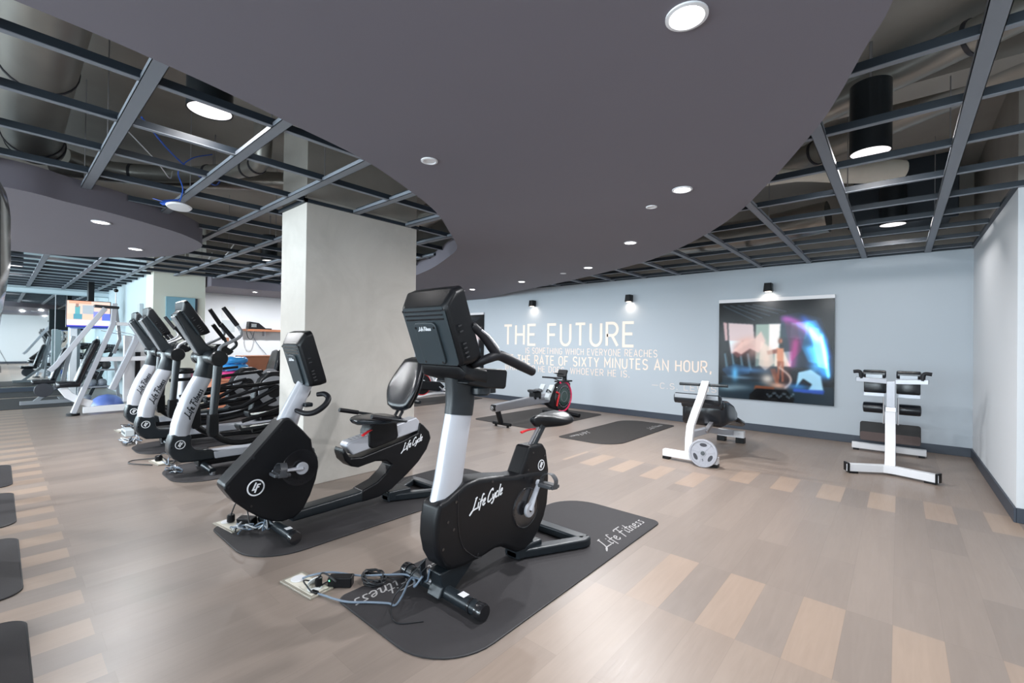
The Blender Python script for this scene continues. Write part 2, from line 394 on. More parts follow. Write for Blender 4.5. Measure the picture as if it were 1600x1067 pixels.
# brush-script letters (x-height .5, cap 1); drawn slanted later
SC = {
 'L': (.62, [[(.42, 1.0), (.18, .95)], [(.30, 1), (.10, .1), (-.25, -.22)], [(-.25, -.22), (.05, .05), (.62, .06)]]),
 'i': (.20, [[(.08, .5), (.05, .05), (.2, .1)], [(.12, .68), (.14, .74)]]),
 'f': (.34, [[(.42, .9), (.25, 1.0), (.14, .6), (.06, -.25)], [(-.02, .48), (.34, .5)]]),
 'e': (.36, [[(.04, .26), (.28, .34), (.24, .52), (.06, .42), (.04, .1), (.2, .0), (.36, .12)]]),
 'F': (.62, [[(-.02, .86), (.1, 1.0), (.78, 1.02)], [(.36, .98), (.24, .4), (.12, -.12)], [(.14, .52), (.56, .54)]]),
 't': (.28, [[(.2, .95), (.08, .1), (.26, .08)], [(-.02, .58), (.34, .6)]]),
 'n': (.40, [[(.04, .5), (.0, .0)], [(.02, .3), (.16, .5), (.28, .44), (.26, .05), (.4, .08)]]),
 's': (.32, [[(.28, .5), (.08, .46), (.22, .24), (.2, .04), (.0, .04)]]),
 'C': (.60, [[(.58, .8), (.5, 1.0), (.24, .9), (.04, .5), (.08, .08), (.34, .0), (.58, .16)]]),
 'y': (.38, [[(.02, .5), (.06, .16), (.2, .1), (.34, .5)], [(.34, .5), (.28, 0), (.1, -.3), (-.04, -.2)]]),
 'c': (.32, [[(.3, .44), (.16, .52), (.04, .3), (.08, .04), (.3, .08)]]),
 'l': (.20, [[(.16, 1.0), (.05, .1), (.2, .08)]]),
 ' ': (.18, []),
}
def ribbon(pl, w, fn, th):
    """flat stroke of width w along the 2-D polyline; fn maps (u,v,n)->xyz; th thickness"""
    P = [Vector((p[0], p[1])) for p in pl]
    P = [p for i, p in enumerate(P) if i == 0 or (p-P[i-1]).length > 1e-4*max(1, w*100)]
    m = len(P); L_, R_ = [], []
    for i in range(m):
        if i == 0: d = (P[1]-P[0]).normalized(); nn = Vector((-d.y, d.x)); q = w/2
        elif i == m-1: d = (P[-1]-P[-2]).normalized(); nn = Vector((-d.y, d.x)); q = w/2
        else:
            d1 = (P[i]-P[i-1]).normalized(); d2 = (P[i+1]-P[i]).normalized()
            n1 = Vector((-d1.y, d1.x)); n2 = Vector((-d2.y, d2.x)); nn = (n1+n2)
            if nn.length < .2: nn = n1.copy()
            nn.normalize(); q = w/2/max(.35, nn.dot(n1))
        L_.append(P[i]+nn*q); R_.append(P[i]-nn*q)
    vs = [fn(p.x, p.y, th) for p in L_]+[fn(p.x, p.y, th) for p in R_]+[fn(p.x, p.y, 0) for p in L_]+[fn(p.x, p.y, 0) for p in R_]
    fs = []
    for i in range(m-1):
        fs += [(i, m+i, m+i+1, i+1), (i, i+1, 2*m+i+1, 2*m+i), (m+i, 3*m+i, 3*m+i+1, m+i+1)]
    fs += [(0, 2*m, 3*m, m), (m-1, 2*m-1, 4*m-1, 3*m-1)]
    return vs, fs
def caps(text, h, w, gap, fn, th=.004, width=None):
    """caps line: height h, stroke w; optional total width to fit (scales horizontally)"""
    x = 0; items = []
    for ch in text:
        wd, st = GL[ch]
        if ch in 'I.,': x += .05
        items.append((x, st)); x += wd+gap+(.05 if ch in 'I.,' else 0)
    tot = x-gap
    sx = width/tot if width else h
    return join(*[ribbon([((a+p[0])*sx, p[1]*h) for p in s], w, fn, th*(1+.12*j)) for a, st in items for j, s in enumerate(st)])
def script(text, h, w, fn, th=.0015, width=None, slant=.28):
    x = 0; items = []
    for ch in text:
        wd, st = SC[ch]; items.append((x, st)); x += wd+.06
    sx = width/x if width else h
    return join(*[ribbon([((a+p[0]+slant*p[1])*sx, p[1]*h) for p in ([tuple(q) for q in cr([(c[0], c[1], 0) for c in s], 3)] if len(s) > 2 else s)], w, fn, th*(1+.15*j)) for a, st in items for j, s in enumerate(st)])
def plane_fn(o, U, Vv, N):
    o, U, Vv, N = Vector(o), Vector(U), Vector(Vv), Vector(N)
    return lambda a, b, n: tuple(o+U*a+Vv*b+N*n)
def emblem(fn, R):                                       # ring with two slanted strokes
    ring = ribbon(arc(0, 0, R, R, 0, 360, 28), R*.17, fn, .0015)
    w = R*.19
    a = ribbon([(.04*R, .66*R), (-.36*R, -.24*R), (-.02*R, -.24*R)], w, fn, .0015)
    b = ribbon([(.60*R, .36*R), (.24*R, .36*R), (-.12*R, -.64*R)], w, fn, .0018)
    c = ribbon([(.14*R, .04*R), (.42*R, .04*R)], w*.9, fn, .0021)
    return join(ring, a, b, c)

# ================================================================== THE SETTING
H = 2.64
XW, XE, XR, YS, YB = -16.6, 0.705, 1.6, -5.0, 8.06
struct('floor', box(XW-.2, XR+.2, YS-.2, YB+.2, -.08, 0), FLOOR)
struct('wall_back', box(XW-.2, XE+.2, YB, YB+.15, 0, 2.67), WBLU)
struct('wall_back_upper', box(XW-.2, XE+.2, YB, YB+.15, 2.67, 3.7), SLAB)
struct('wall_right', box(XE, XE+.16, 5.28+.15, YB, 0, 2.67), WWHT)
struct('wall_right_upper', box(XE, XE+.16, 5.28+.15, YB, 2.67, 3.7), SLAB)
struct('wall_return', box(XE, XR+.2, 5.28, 5.43, 0, 2.67), WWHT)
struct('wall_return_upper', box(XE, XR+.2, 5.28, 5.43, 2.67, 3.7), SLAB)
struct('wall_right_near', box(XR, XR+.15, YS, 5.28, 0, 2.67), WWHT)
struct('wall_right_near_upper', box(XR, XR+.15, YS, 5.28, 2.67, 3.7), SLAB)
bb = .115
struct('baseboard_back', box(-12.4, XE, YB-.014, YB, 0, bb), BASE, .003)
struct('baseboard_right', box(XE-.016, XE, 5.264, YB-.014, 0, bb), BASE, .003)
struct('baseboard_return', box(XE, XR, 5.264, 5.28, 0, bb), BASE, .003)
struct('baseboard_right_near', box(XR-.014, XR, YS, 5.264, 0, bb), BASE, .003)
struct('ceiling', box(XW-.2, XR+.2, YS-.2, YB+.2, 3.62, 3.75), SLAB)
# concrete beams of the slab
for k, (x0, x1, y0, y1) in enumerate([(-16.6, 1.6, 4.55, 4.85), (-4.0, -3.65, -5, 4.55), (-9.6, -9.2, -5, 4.55)]):
    struct('trim_%d' % (k+1), box(x0, x1, y0, y1, 3.38, 3.62), SLAB)
# south wall with its five windows
ws = []; ed = [XW-.2]
for wx in WINX: ed += [wx-1.4, wx+1.4]
ed.append(XR+.2)
for i in range(0, len(ed), 2): ws.append(box(ed[i], ed[i+1], YS-.15, YS, 0, 3.7))
for wx in WINX: ws += [box(wx-1.4, wx+1.4, YS-.15, YS, 0, .3), box(wx-1.4, wx+1.4, YS-.15, YS, 2.5, 3.7)]
struct('wall_front', ws, WWHT)
for i, wx in enumerate(WINX):
    o = struct('window_%d' % (i+1), box(wx-1.4, wx+1.4, YS-.10, YS-.09, .3, 2.5), GLASSB)
    mesh_obj('window_frame', [box(wx-1.4, wx-1.35, YS-.13, YS-.05, .3, 2.5), box(wx+1.35, wx+1.4, YS-.13, YS-.05, .3, 2.5), box(wx-.025, wx+.025, YS-.13, YS-.05, .3, 2.5), box(wx-1.4, wx+1.4, YS-.13, YS-.05, .3, .35), box(wx-1.4, wx+1.4, YS-.13, YS-.05, 2.45, 2.5)], TEED, o)
# columns
def column(name, x0, x1, y0, y1, m, zt):
    struct(name, box(x0, x1, y0, y1, 0, zt), m, .006)
    struct('wall_'+name.split('_')[1]+'_upper', box(x0+.004, x1-.004, y0+.004, y1-.004, zt, 3.62), SLAB)
column('wall_pillar', -4.70, -4.155, 1.86, 3.11, CONC, 2.70)
column('wall_far_pillar', -11.80, -11.14, 2.0, 2.88, WCRM, 2.70)
struct('wall_gym_side', box(XW, -11.80, 2.0, 2.15, 0, 3.62), WLEFT)
struct('wall_reception', box(-12.65, -12.5, 2.86, YB, 0, 3.62), WWHT)
struct('wall_reception_side', box(-12.65, -11.2, 2.74, 2.875, 0, 3.62), WWHT)
struct('wall_left', box(XW-.15, XW, YS, 2.0, 0, 3.62), WLEFT)
struct('baseboard_left', box(XW, XW+.03, YS, 2.0, 0, .10), BASE, .003)
# mirror panels on the left wall
y = 2.0
for w_, pos in ((1.03, 'nearest the blue side wall'), (1.6, 'second from the blue side wall'), (1.6, 'middle'), (1.6, 'fourth from the blue side wall')):
    t = thing('wall_mirror', (XW+.035, y-w_/2, .11), 'frameless mirror panel on the far left wall, ' + pos, 'mirror', 'mirror panels on the far left wall')
    part(t, 'mirror_glass', box(XW+.03, XW+.04, y-w_+.006, y-.006, .11, 2.48), MIR)
    part(t, 'edge_trim', box(XW+.03, XW+.046, y-w_-.006, y-w_+.006, .11, 2.48), WHT)
    y -= w_
struct('trim_4', box(XW, XW+.10, YS, 2.0, 2.50, 2.60), WLEFT)

# dropped ceilings (soffits)
big = [(.12, -4.6), (.10, -2.5), (.09, -.5), (.06, .8), (.02, 1.5), (-.022, 1.892), (-.107, 2.14), (-.213, 2.462), (-.343, 2.784), (-.693, 3.481), (-1.06, 4.122), (-1.511, 4.709), (-2.089, 5.30),
       (-2.75, 5.80), (-4.164, 6.50), (-5.4, 7.0), (-6.6, 7.45), (-7.9, 8.05)]
bigl = [(-10.86, 2.91), (-10.84, 3.4), (-10.72, 4.2), (-10.3, 4.75), (-9.4, 5.02), (-8.0, 5.0), (-6.9, 4.83), (-6.124, 4.58), (-5.3, 4.27), (-4.501, 3.877), (-4.05, 3.62), (-3.771, 3.36), (-3.45, 2.98), (-3.021, 2.451), (-2.684, 1.84), (-2.508, 1.432), (-2.407, 1.0), (-2.334, .674), (-2.291, .409), (-2.26, .1), (-2.25, -.6), (-2.3, -2.0), (-2.5, -4.6)]
c1 = [(p.x, p.y) for p in cr([(a, b, 0) for a, b in big], 5)]
c2 = [(p.x, p.y) for p in cr([(a, b, 0) for a, b in bigl], 5)]
POLY1 = c1+[(-12.45, 8.05), (-12.45, 2.91)]+c2
POLY2 = [(p.x, p.y) for p in cr([(a, b, 0) for a, b in [(-5.107, .066), (-5.235, .345), (-5.38, .66), (-5.60, 1.0), (-5.88, 1.33), (-6.35, 1.60), (-7.139, 1.60), (-7.70, 1.42), (-8.20, 1.10), (-8.62, .65), (-8.77, .114), (-8.7, -.8), (-8.2, -1.9), (-7.2, -2.6), (-6.2, -2.4), (-5.4, -1.6), (-5.1, -.7)]], 5, True)]
def soffit(name, poly, label):
    g = prism(poly, 2.485, 2.70, 'z')
    o = mesh_obj(name, g, SOF, ang=30)
    o['kind'] = 'structure'
    return o
soffit('ceiling_dropped', POLY1, ''); soffit('ceiling_dropped_round', POLY2, '')
def inside(x, y, P):
    c = False; n = len(P); j = n-1
    for i in range(n):
        if (P[i][1] > y) != (P[j][1] > y) and x < (P[j][0]-P[i][0])*(y-P[i][1])/(P[j][1]-P[i][1])+P[i][0]: c = not c
        j = i
    return c
def free(x, y):
    if inside(x, y, POLY1) or inside(x, y, POLY2): return False
    if -4.72 < x < -4.13 and 1.84 < y < 3.13: return False
    if x < -11.1 and y > 1.98: return False
    if x > XE-.02 and y > 5.26: return False
    return XW < x < XR and YS < y < YB
right_side = lambda x, y: x > -2.2 or y > 5.15
def runs(f, a, b, st=.02):
    out = []; s = None; t = a
    while t < b:
        if f(t):
            if s is None: s = t
        elif s is not None:
            if t-s > .06: out.append((s, t-st))
            s = None
        t += st
    if s is not None: out.append((s, b))
    return out
def grid(label, cond, xmains, ymains, wide_x, pm='main_bar', pt='cross_tee'):
    """xmains: bars running along Y at these x; ymains: bars along X at these y; wide_x: which set is the wide one"""
    first = (xmains[0], ymains[0], H)
    t = thing('ceiling_grid', (first[0], first[1], H), label, 'ceiling grid')
    n = {'a': 0}
    for x in xmains:
        g = []
        for a, b in runs(lambda q: free(x, q) and cond(x, q), YS, YB):
            wd, zf = ((.034, H-.004) if wide_x else (.017, H))
            g += [box(x-wd, x+wd, a, b, zf, zf+.004)]
            if wide_x: g += [box(x-wd, x-wd+.003, a, b, zf, zf+.03), box(x+wd-.003, x+wd, a, b, zf, zf+.03)]
        gd = [box(x-.006, x+.006, a, b, H+.005, H+.05) for a, b in runs(lambda q: free(x, q) and cond(x, q), YS, YB)]
        if g:
            o = part(t, pm if wide_x else pt, g, TEE)
            part(t, 'web_strip', gd, TEED, parent=o)
    for y in ymains:
        g, gd = [], []
        for a, b in runs(lambda q: free(q, y) and cond(q, y), XW, XR):
            wd, zf = ((.034, H-.004) if not wide_x else (.017, H))
            g += [box(a, b, y-wd, y+wd, zf, zf+.004)]
            if not wide_x: g += [box(a, b, y-wd, y-wd+.003, zf, zf+.03), box(a, b, y+wd-.003, y+wd, zf, zf+.03)]
            gd += [box(a, b, y-.006, y+.006, H+.005, H+.05)]
        if g:
            o = part(t, pm if not wide_x else pt, g, TEE)
            part(t, 'web_strip', gd, TEED, parent=o)
    return t
grid('open dark steel ceiling grid with no tiles right of the dropped ceiling', right_side, [.277-.655*k for k in range(-2, 14)], [2.63+.655*k for k in range(-3, 9)], True)
grid('open steel ceiling grid with no tiles left of the dropped ceiling around the pillar', lambda x, y: not right_side(x, y), [-2.86-.645*k for k in range(-1, 22)], [.48+.62*k for k in range(-8, 8)], False)
# wall angle round the room and pillar
struct('trim_5', [box(-12.4, XE, YB-.03, YB, H, H+.03), box(XE-.03, XE, 5.28, YB, H, H+.03), box(-4.155, -4.13, 1.83, 3.12, H, H+.03), box(-4.72, -4.13, 1.83, 1.86, H, H+.03)], TEED)

# downlights
def downlight(x, y, z, r, lit, label, group, name='downlight'):
    t = thing(name, (x, y, z), label, 'ceiling light' if lit else 'ceiling fitting', group)
    part(t, 'trim_ring', lathe([(r, 0), (r+.012, 0), (r+.012, -.006), (r, -.008), (r-.004, -.004)], (x, y, z), 'z', 32, False), WHT)
    part(t, 'lens' if lit else 'cover', disc((x, y, z-.004), r-.002, .003), LAMP if lit else WHT)
    return t
DLn = ['largest and nearest recessed downlight in the dropped ceiling at the top of the photo', 'second nearest recessed downlight, above the ab bench side of the dropped ceiling', 'third recessed downlight in the curved row on the dropped ceiling',
       'fourth recessed downlight in the curved row, left of the third', 'fifth recessed downlight in the curved row, above the lettered wall', 'recessed downlight above the poster at the far end of the curved row', 'last recessed downlight of the row, just right of the concrete pillar edge']
for i, (x, y) in enumerate(DL):
    downlight(x, y, 2.485, .058, True, DLn[i] if i < len(DLn) else 'recessed downlight of the dropped ceiling behind the viewpoint', 'downlights in the large dropped ceiling')
for (x, y), lb in zip(DL2, ['nearer recessed downlight in the round dropped ceiling at left', 'farther recessed downlight in the round dropped ceiling at left', 'recessed downlight in the round dropped ceiling, outside the frame']):
    downlight(x, y, 2.485, .062, True, lb, 'downlights in the round dropped ceiling')
for (x, y), lb in zip(DL3, ['small downlight above the phone shelf left of the pillar', 'small downlight over the reception area hidden behind the pillar']):
    downlight(x, y, 2.485, .05, True, lb, 'downlights over the reception area')
for (x, y, r), lb in zip([(-2.214, 1.745, .040), (-1.531, 3.476, .032), (-4.03, 5.861, .035), (-7.07, 6.515, .045)],
    ['larger unlit white round ceiling disc nearest the camera', 'small unlit white disc between the second and third downlight', 'tiny unlit white disc right of the fifth downlight', 'tiny unlit white disc beside the far downlight']):
    downlight(x, y, 2.485, r, False, lb, 'blank cover discs in the dropped ceiling', 'cover_disc')
# black drum pendants
dn = ['black drum pendant light above the left grid with a lit round face', 'large black drum pendant light in the right grid, nearer one', 'smaller black drum pendant light in the right grid near the back wall',
      'black drum pendant over the treadmills', 'black drum pendant beyond the round dropped ceiling', 'black drum pendant over the weights area', 'black drum pendant in the gym corner', 'black drum pendant behind the pillar']
for (x, y, z0, z1), lb in zip(DRUM, dn):
    t = thing('drum_pendant', (x, y, z1), lb, 'pendant light', 'black drum pendant lights')
    r = .125
    part(t, 'shade', lathe([(r, z0-.004), (r, z1), (.02, z1), (.02, z0+.03), (r-.006, z0+.012), (r-.006, z0-.004)], (x, y, 0), 'z', 40, False), BLK2)
    part(t, 'diffuser', disc((x, y, z0+.0), r-.007, .006, n=40), LAMPD)
    part(t, 'stem', tube([(x, y, z1), (x, y, 3.62)], .01), STL)
# ducts and pipes above the grid
r_max = lambda r: max(r) if isinstance(r, (list, tuple)) else r
def duct(label, pts, r, m, k=6, flat=None, rings=(), name='ventilation_duct', group=None):
    t = thing(name, pts[0], label, 'duct', group)
    part(t, 'pipe', tube(pts, r, 28, k, flat=flat), m)
    P = cr(pts, 10)
    for f_ in rings:
        i = int(f_*(len(P)-2)); d = (P[i+1]-P[i]).normalized(); rr = r if not isinstance(r, list) else max(r)
        part(t, 'clamp_ring', tube([P[i]-d*.012, P[i]+d*.012], rr+.008, 28), DIRN)
    if r_max(r) > .06:
        q = P[len(P)//2]
        part(t, 'hanger_rod', tube([q+V(0, 0, r_max(r)*.9), V(q.x, q.y, 3.62)], .006, 6), STL)
    return t
duct('big round galvanised duct above the left grid by the photo corner', [(-2.5, .16, 3.28), (-4.2, .16, 3.28), (-5.9, .18, 3.26), (-6.3, .22, 3.22)], .205, DUCT, 6, rings=(.1, .42, .8, .97))
duct('thin grey branch duct bending from the big duct towards the pillar', [(-6.42, .42, 3.2), (-6.5, .6, 3.2), (-6.45, .95, 3.2), (-6.05, 1.35, 3.2), (-5.4, 1.70, 3.2), (-5.05, 1.76, 3.2), (-4.95, 1.76, 3.35), (-4.95, 1.76, 3.6)], .085, DUCT, 6, rings=(.3, .5, .62, .70))
duct('darker insulated duct running behind the thin branch duct', [(-7.4, .4, 3.35), (-6.9, 1.2, 3.35), (-5.9, 2.3, 3.35), (-5.0, 3.6, 3.35)], .12, FOIL, 6)
for i, (a, b, r, lb) in enumerate([((-1.6, 5.3, 3.42), (1.4, 3.6, 3.42), .11, 'grey duct crossing diagonally above the right grid, nearest of the pair'), ((-1.4, 6.1, 3.42), (1.5, 4.3, 3.42), .12, 'grey duct crossing diagonally above the right grid, farther of the pair'),
        ((-2.2, 3.9, 3.5), (1.5, 1.6, 3.5), .045, 'slim black pipe diagonal above the right grid')]):
    duct(lb, [a, ((a[0]+b[0])/2, (a[1]+b[1])/2, a[2]), b], r, DUCT if i < 2 else TEED, 2, rings=(.3, .7) if i < 2 else ())
duct('thin conduit pipe near the top right corner of the photo', [(-.3, 2.0, 2.95), (.7, 1.95, 2.95), (1.5, 1.9, 2.95)], .016, STL, 3, name='conduit')
duct('ribbed flexible conduit beside the thin conduit pipe', [(-.3, 2.12, 2.93), (.5, 2.10, 2.93), (1.5, 2.0, 2.93)], .02, DUCT, 3, name='conduit', rings=[i/40 for i in range(2, 40)][:36])
duct('thin conduit along the slab over the right wall', [(.45, 2.4, 3.5), (.45, 5.0, 3.5), (.45, 7.9, 3.5)], .018, DUCT, 2, name='conduit')
duct('long thin conduit running over the left grid', [(-3.1, .5, 3.56), (-3.1, .8, 3.56), (-3.15, 4.4, 3.56)], .016, DUCT, 2, name='conduit')
duct('second long thin conduit over the left grid', [(-2.95, .5, 3.58), (-2.95, .8, 3.58), (-3.0, 4.4, 3.58)], .016, DUCT, 2, name='conduit')
single('duct_elbow', loft([sell(-1.25+.14*i, 5.35+.07*i, 3.2-.004*i, w, w*.75, V(-.45, .89, 0), V(0, 0, 1), 24, .9) for i, w in enumerate([.13, .125, .10, .08, .09, .11, .13, .14, .15, .12])]), DUCTW, 'white wrapped duct section with a flared rounded end behind the drum pendant', 'duct')
duct('crinkled silver foil duct above the back wall', [(-3.9, 6.9, 3.0), (-2.9, 7.05, 3.02), (-1.7, 7.1, 3.0), (-.7, 7.0, 3.05)], .2, FOIL, 6)
duct('second crinkled foil duct beyond the pillar', [(-6.4, 3.4, 3.1), (-5.4, 3.9, 3.12), (-4.4, 3.75, 3.1)], .15, FOIL, 6)
single('air_handler', [box(-.45, .45, 7.1, 7.95, 2.9, 3.62), box(-.5, .5, 7.05, 7.1, 2.86, 3.34)], TEED, 'dark metal air handling box above the right grid by the back corner', 'air handler', bev=.01)
single('air_handler', [box(-10.4, -9.3, 2.4, 3.3, 2.9, 3.62), box(-10.45, -10.4, 2.35, 3.35, 2.88, 3.32)], DUCT, 'grey metal air handling box over the far left grid', 'air handler', bev=.01)
duct('flat silver duct run over the far left grid', [(-9.0, -1.2, 3.2), (-9.2, .6, 3.2), (-9.4, 2.2, 3.2)], .16, DUCT, 3)
duct('long silver duct over the weights area', [(-12.6, -3, 3.25), (-12.6, 0, 3.25), (-12.6, 1.9, 3.25)], .16, DUCT, 3)
# hanger wires from slab to grid
hw = [(-2.99, 1.11), (-3.5, 1.705), (-4.8, 1.11), (-4.15, .48), (-5.4, .48), (-.378, 3.285), (-.378, 5.25), (.277, 2.63), (.277, 4.6), (-1.033, 5.25), (-.378, 7.2), (-9.3, 1.1), (-10.6, 1.7), (-9.3, 2.34), (-7.9, 2.34), (-6.1, 2.34), (.277, 6.5)]
for i, (x, y) in enumerate(hw):
    single('hanger_wire', tube([(x, y, H+.03), (x, y, 3.62)], .004, 6), STL, 'thin vertical hanger wire holding the open ceiling grid', 'wire', 'hanger wires of the ceiling grid')
# hanging access point with blue tape
t = thing('access_point', (-4.75, 1.02, 2.52), 'white round network access point dangling below the left grid with blue cable and tape', 'access point')
part(t, 'body', lathe([(0, -.004), (.085, 0), (.095, .012), (.07, .03), (0, .034)], (-4.75, 1.02, 2.50), (V(1, 0, .12), V(0, 1, -.05), V(-.12, .05, 1)), 32), WHT)
part(t, 'cable', tube([(-4.75, 1.02, 2.535), (-4.77, 1.05, 2.68), (-4.70, 1.0, 2.8), (-4.72, 1.1, 2.95), (-4.9, 1.3, 3.1)], .005, 6, 6), WIREU)
part(t, 'tape', [obox((-4.83, .93, 2.55), (.16, .035, .004), .3, .25, .9), obox((-4.87, .95, 2.54), (.10, .03, .004), -.4, .1, .5), obox((-4.80, .97, 2.56), (.12, .05, .004), .6, -.2, 1.1)], WIREU)
single('network_cable', tube([(-3.9, .62, 2.86), (-4.3, .9, 2.78), (-4.7, 1.25, 2.76), (-5.0, 1.4, 2.9)], .006, 6, 8), WIREU, 'bundle of blue network cable sagging above the left grid', 'cable')
single('network_cable', tube([(-4.1, .55, 2.84), (-4.4, .8, 2.74), (-4.75, .95, 2.74), (-4.9, 1.0, 2.85)], .004, 6, 8), WIREW, 'white cable looping above the left grid beside the blue cable', 'cable')
for i, yy in enumerate((3.4, 3.55)):
    single('network_cable', tube([(-7.2-i, 2.2, 2.73), (-8.0-i, 2.35, 2.72), (-9.0-i, 2.5, 2.73)], .008, 6, 6), WIREW, ['white cable lying over the grid left of the pillar', 'farther white cable lying over the grid towards the far column'][i], 'cable')

# wall lamps
for (x, z), lb in zip(WL, ['black wall lamp above the start of the lettering, leftmost of three', 'black wall lamp above the end of the lettering, middle of three', 'black wall lamp above the large framed picture']):
    t = thing('wall_lamp', (x, YB-.01, z), lb, 'wall lamp', 'black wall lamps on the blue wall')
    part(t, 'shade', loft([rr_ for rr_ in [[V(x+a, YB-.085+b, z+.065) for a, b in rrect(-.05, .05, -.05, .05, .012)], [V(x+a*1.25, YB-.085+b*1.2, z-.07) for a, b in rrect(-.05, .05, -.05, .05, .012)]]]), BLK, .002)
    part(t, 'wall_plate', box(x-.05, x+.05, YB-.025, YB-.002, z-.05, z+.065), BLK, .003)
    part(t, 'lamp_face', disc((x, YB-.085, z-.074), .045, .003), LAMPW)

# ------------------------------------------------------------------ lettering on the back wall
fw = plane_fn((0, YB-.0005, 0), (1, 0, 0), (0, 0, 1), (0, -1, 0))
t = thing('wall_lettering', (-7.27, YB, 1.35), 'pale cream quotation in capital letters across the pale blue back wall', 'wall lettering')
def line(txt, x0, x1, z0, z1, w, m):
    f_ = lambda a, b, n: (x0+a, YB-.0005-n, z0+b)
    return part(t, 'text_line', caps(txt, z1-z0, w, .30, f_, .004, x1-x0), m)
line('THE FUTURE', -7.24, -3.88, 1.345, 1.80, .055, CREAM)
line('IS SOMETHING WHICH EVERYONE REACHES', -6.57, -3.41, 1.145, 1.275, .0135, CREAM)
line('AT THE RATE OF SIXTY MINUTES AN HOUR,', -7.20, -2.44, .905, 1.095, .026, CREAM)
line('WHATEVER HE DOES, WHOEVER HE IS.', -7.20, -3.96, .735, .862, .0135, CREAM)
line('-C.S. LEWIS', -3.50, -2.36, .570, .672, .007, CREAM)

# ------------------------------------------------------------------ printed pictures on the back wall
def paint_gym(nx, ny, seed):
    U_, V_ = np.meshgrid(np.linspace(0, 1, nx), np.linspace(0, 1, ny))       # V up
    A = 1.6
    img = np.zeros((ny, nx, 3)); img[:] = (.02, .03, .05)
    def poly(pts, col, a=1., soft=0):
        m = np.zeros((ny, nx), bool); n = len(pts); j = n-1
        for i in range(n):
            xi, yi = pts[i]; xj, yj = pts[j]
            if yi != yj:
                c = ((yi > V_) != (yj > V_)) & (U_ < (xj-xi)*(V_-yi)/(yj-yi)+xi); m ^= c
            j = i
        k = m.astype(float)*a
        img[:] = img*(1-k[..., None])+np.array(col)*k[..., None]
    def blob(cx, cy, rx, ry, col, a=1., ang=0, p=2, add=False):
        ca, sa = math.cos(ang), math.sin(ang)
        dx, dy = U_-cx, V_-cy
        d = ((dx*ca+dy*sa)/rx)**2+((-dx*sa+dy*ca)/ry)**2
        k = np.exp(-d**(p/2))*a
        if add: img[:] = img+np.array(col)*k[..., None]
        else: img[:] = img*(1-k[..., None])+np.array(col)*k[..., None]
    # ceiling lines
    for i in range(5):
        for s in np.linspace(0, 1, 60): blob(.04+.07*i+s*.3, .97-s*.16+.02*i*s, .006, .004, (.5, .6, .65), .5)
    poly([(.04, .80), (.08, .79), (.09, .60), (.06, .60)], (.75, .62, .62))
    poly([(.09, .79), (.33, .77), (.34, .61), (.23, .60), (.23, .50), (.12, .46), (.10, .6)], (.80, .72, .72))
    poly([(.10, .60), (.22, .60), (.20, .50), (.12, .48)], (.85, .9, .92))
    poly([(.35, .77), (.80, .78), (.78, .62), (.68, .62), (.66, .30), (.35, .32)], (.38, .46, .45))
    poly([(.35, .77), (.47, .77), (.47, .40), (.35, .42)], (.55, .62, .58))
    poly([(.47, .77), (.57, .77), (.55, .48), (.47, .50)], (.92, .88, .86))
    poly([(.57, .77), (.66, .78), (.65, .62), (.57, .62)], (.10, .16, .17))
    poly([(.52, .48), (.66, .50), (.66, .33), (.52, .34)], (.85, .80, .74))
    poly([(.57, .63), (.70, .63), (.68, .50), (.56, .50)], (.05, .05, .06))
    poly([(.0, .33), (1, .36), (1, .20), (0, .18)], (.03, .05, .08))
    poly([(.0, .20), (1, .17), (1, .0), (0, .0)], (.10, .16, .20))
    for x_ in (.05, .12, .2, .27): poly([(x_, .47), (x_+.02, .47), (x_+.05, .3), (x_+.02, .3)], (.4, .55, .62), .7)
    poly([(.02, .30), (.16, .36), (.3, .33), (.3, .26), (.1, .22)], (.12, .22, .32), .9)
    blob(.08, .10, .10, .03, (.45, .55, .6), .8); blob(.20, .12, .12, .03, (.6, .68, .72), .5)
    blob(.25, .58, .10, .05, (.85, .66, .60), .9, .35); blob(.20, .50, .06, .06, (.65, .40, .38), .8); blob(.33, .50, .06, .10, (.70, .52, .48), .7, -.4)
    poly([(.14, .47), (.30, .58), (.34, .54), (.18, .42)], (.42, .24, .24), .7)
    blob(.42, .54, .05, .10, (.9, .78, .72), .7, .5); blob(.45, .40, .05, .10, (.85, .66, .58), .6)
    # standing figure, warm toned
    blob(.57, .60, .020, .032, (.30, .14, .08), 1, 0, 4); blob(.575, .60, .012, .024, (.75, .45, .30), .9, 0, 4)
    poly([(.535, .53), (.60, .53), (.595, .38), (.545, .38)], (.78, .50, .36))
    poly([(.45, .50), (.54, .52), (.54, .48), (.46, .46)], (.45, .20, .12), .9)
    poly([(.545, .40), (.575, .40), (.56, .20), (.54, .20)], (.55, .28, .16)); poly([(.575, .40), (.60, .40), (.60, .20), (.58, .20)], (.65, .36, .24))
    poly([(.48, .32), (.53, .33), (.56, .18), (.53, .18)], (.40, .18, .10))
    blob(.46, .22, .06, .05, (.9, .85, .8), .8); blob(.56, .16, .08, .03, (.85, .65, .55), .9); blob(.62, .26, .04, .09, (.35, .18, .14), .7)
    for s in np.linspace(0, 1, 40): blob(.56+.10*math.sin(s*2.6), .34-.2*s, .008, .01, (.9, .8, .75), .5)
    poly([(.35, .15), (.52, .14), (.52, .11), (.34, .11)], (.50, .28, .18), .9)
    # coloured light trails
    poly([(.56, .85), (.72, .88), (.90, .82), (.96, .60), (.97, .36), (.66, .34), (.60, .50)], (.10, .22, .36), .45)
    poly([(.70, .78), (.86, .80), (.95, .62), (.96, .38), (.80, .40), (.74, .55)], (.22, .50, .68), .55)
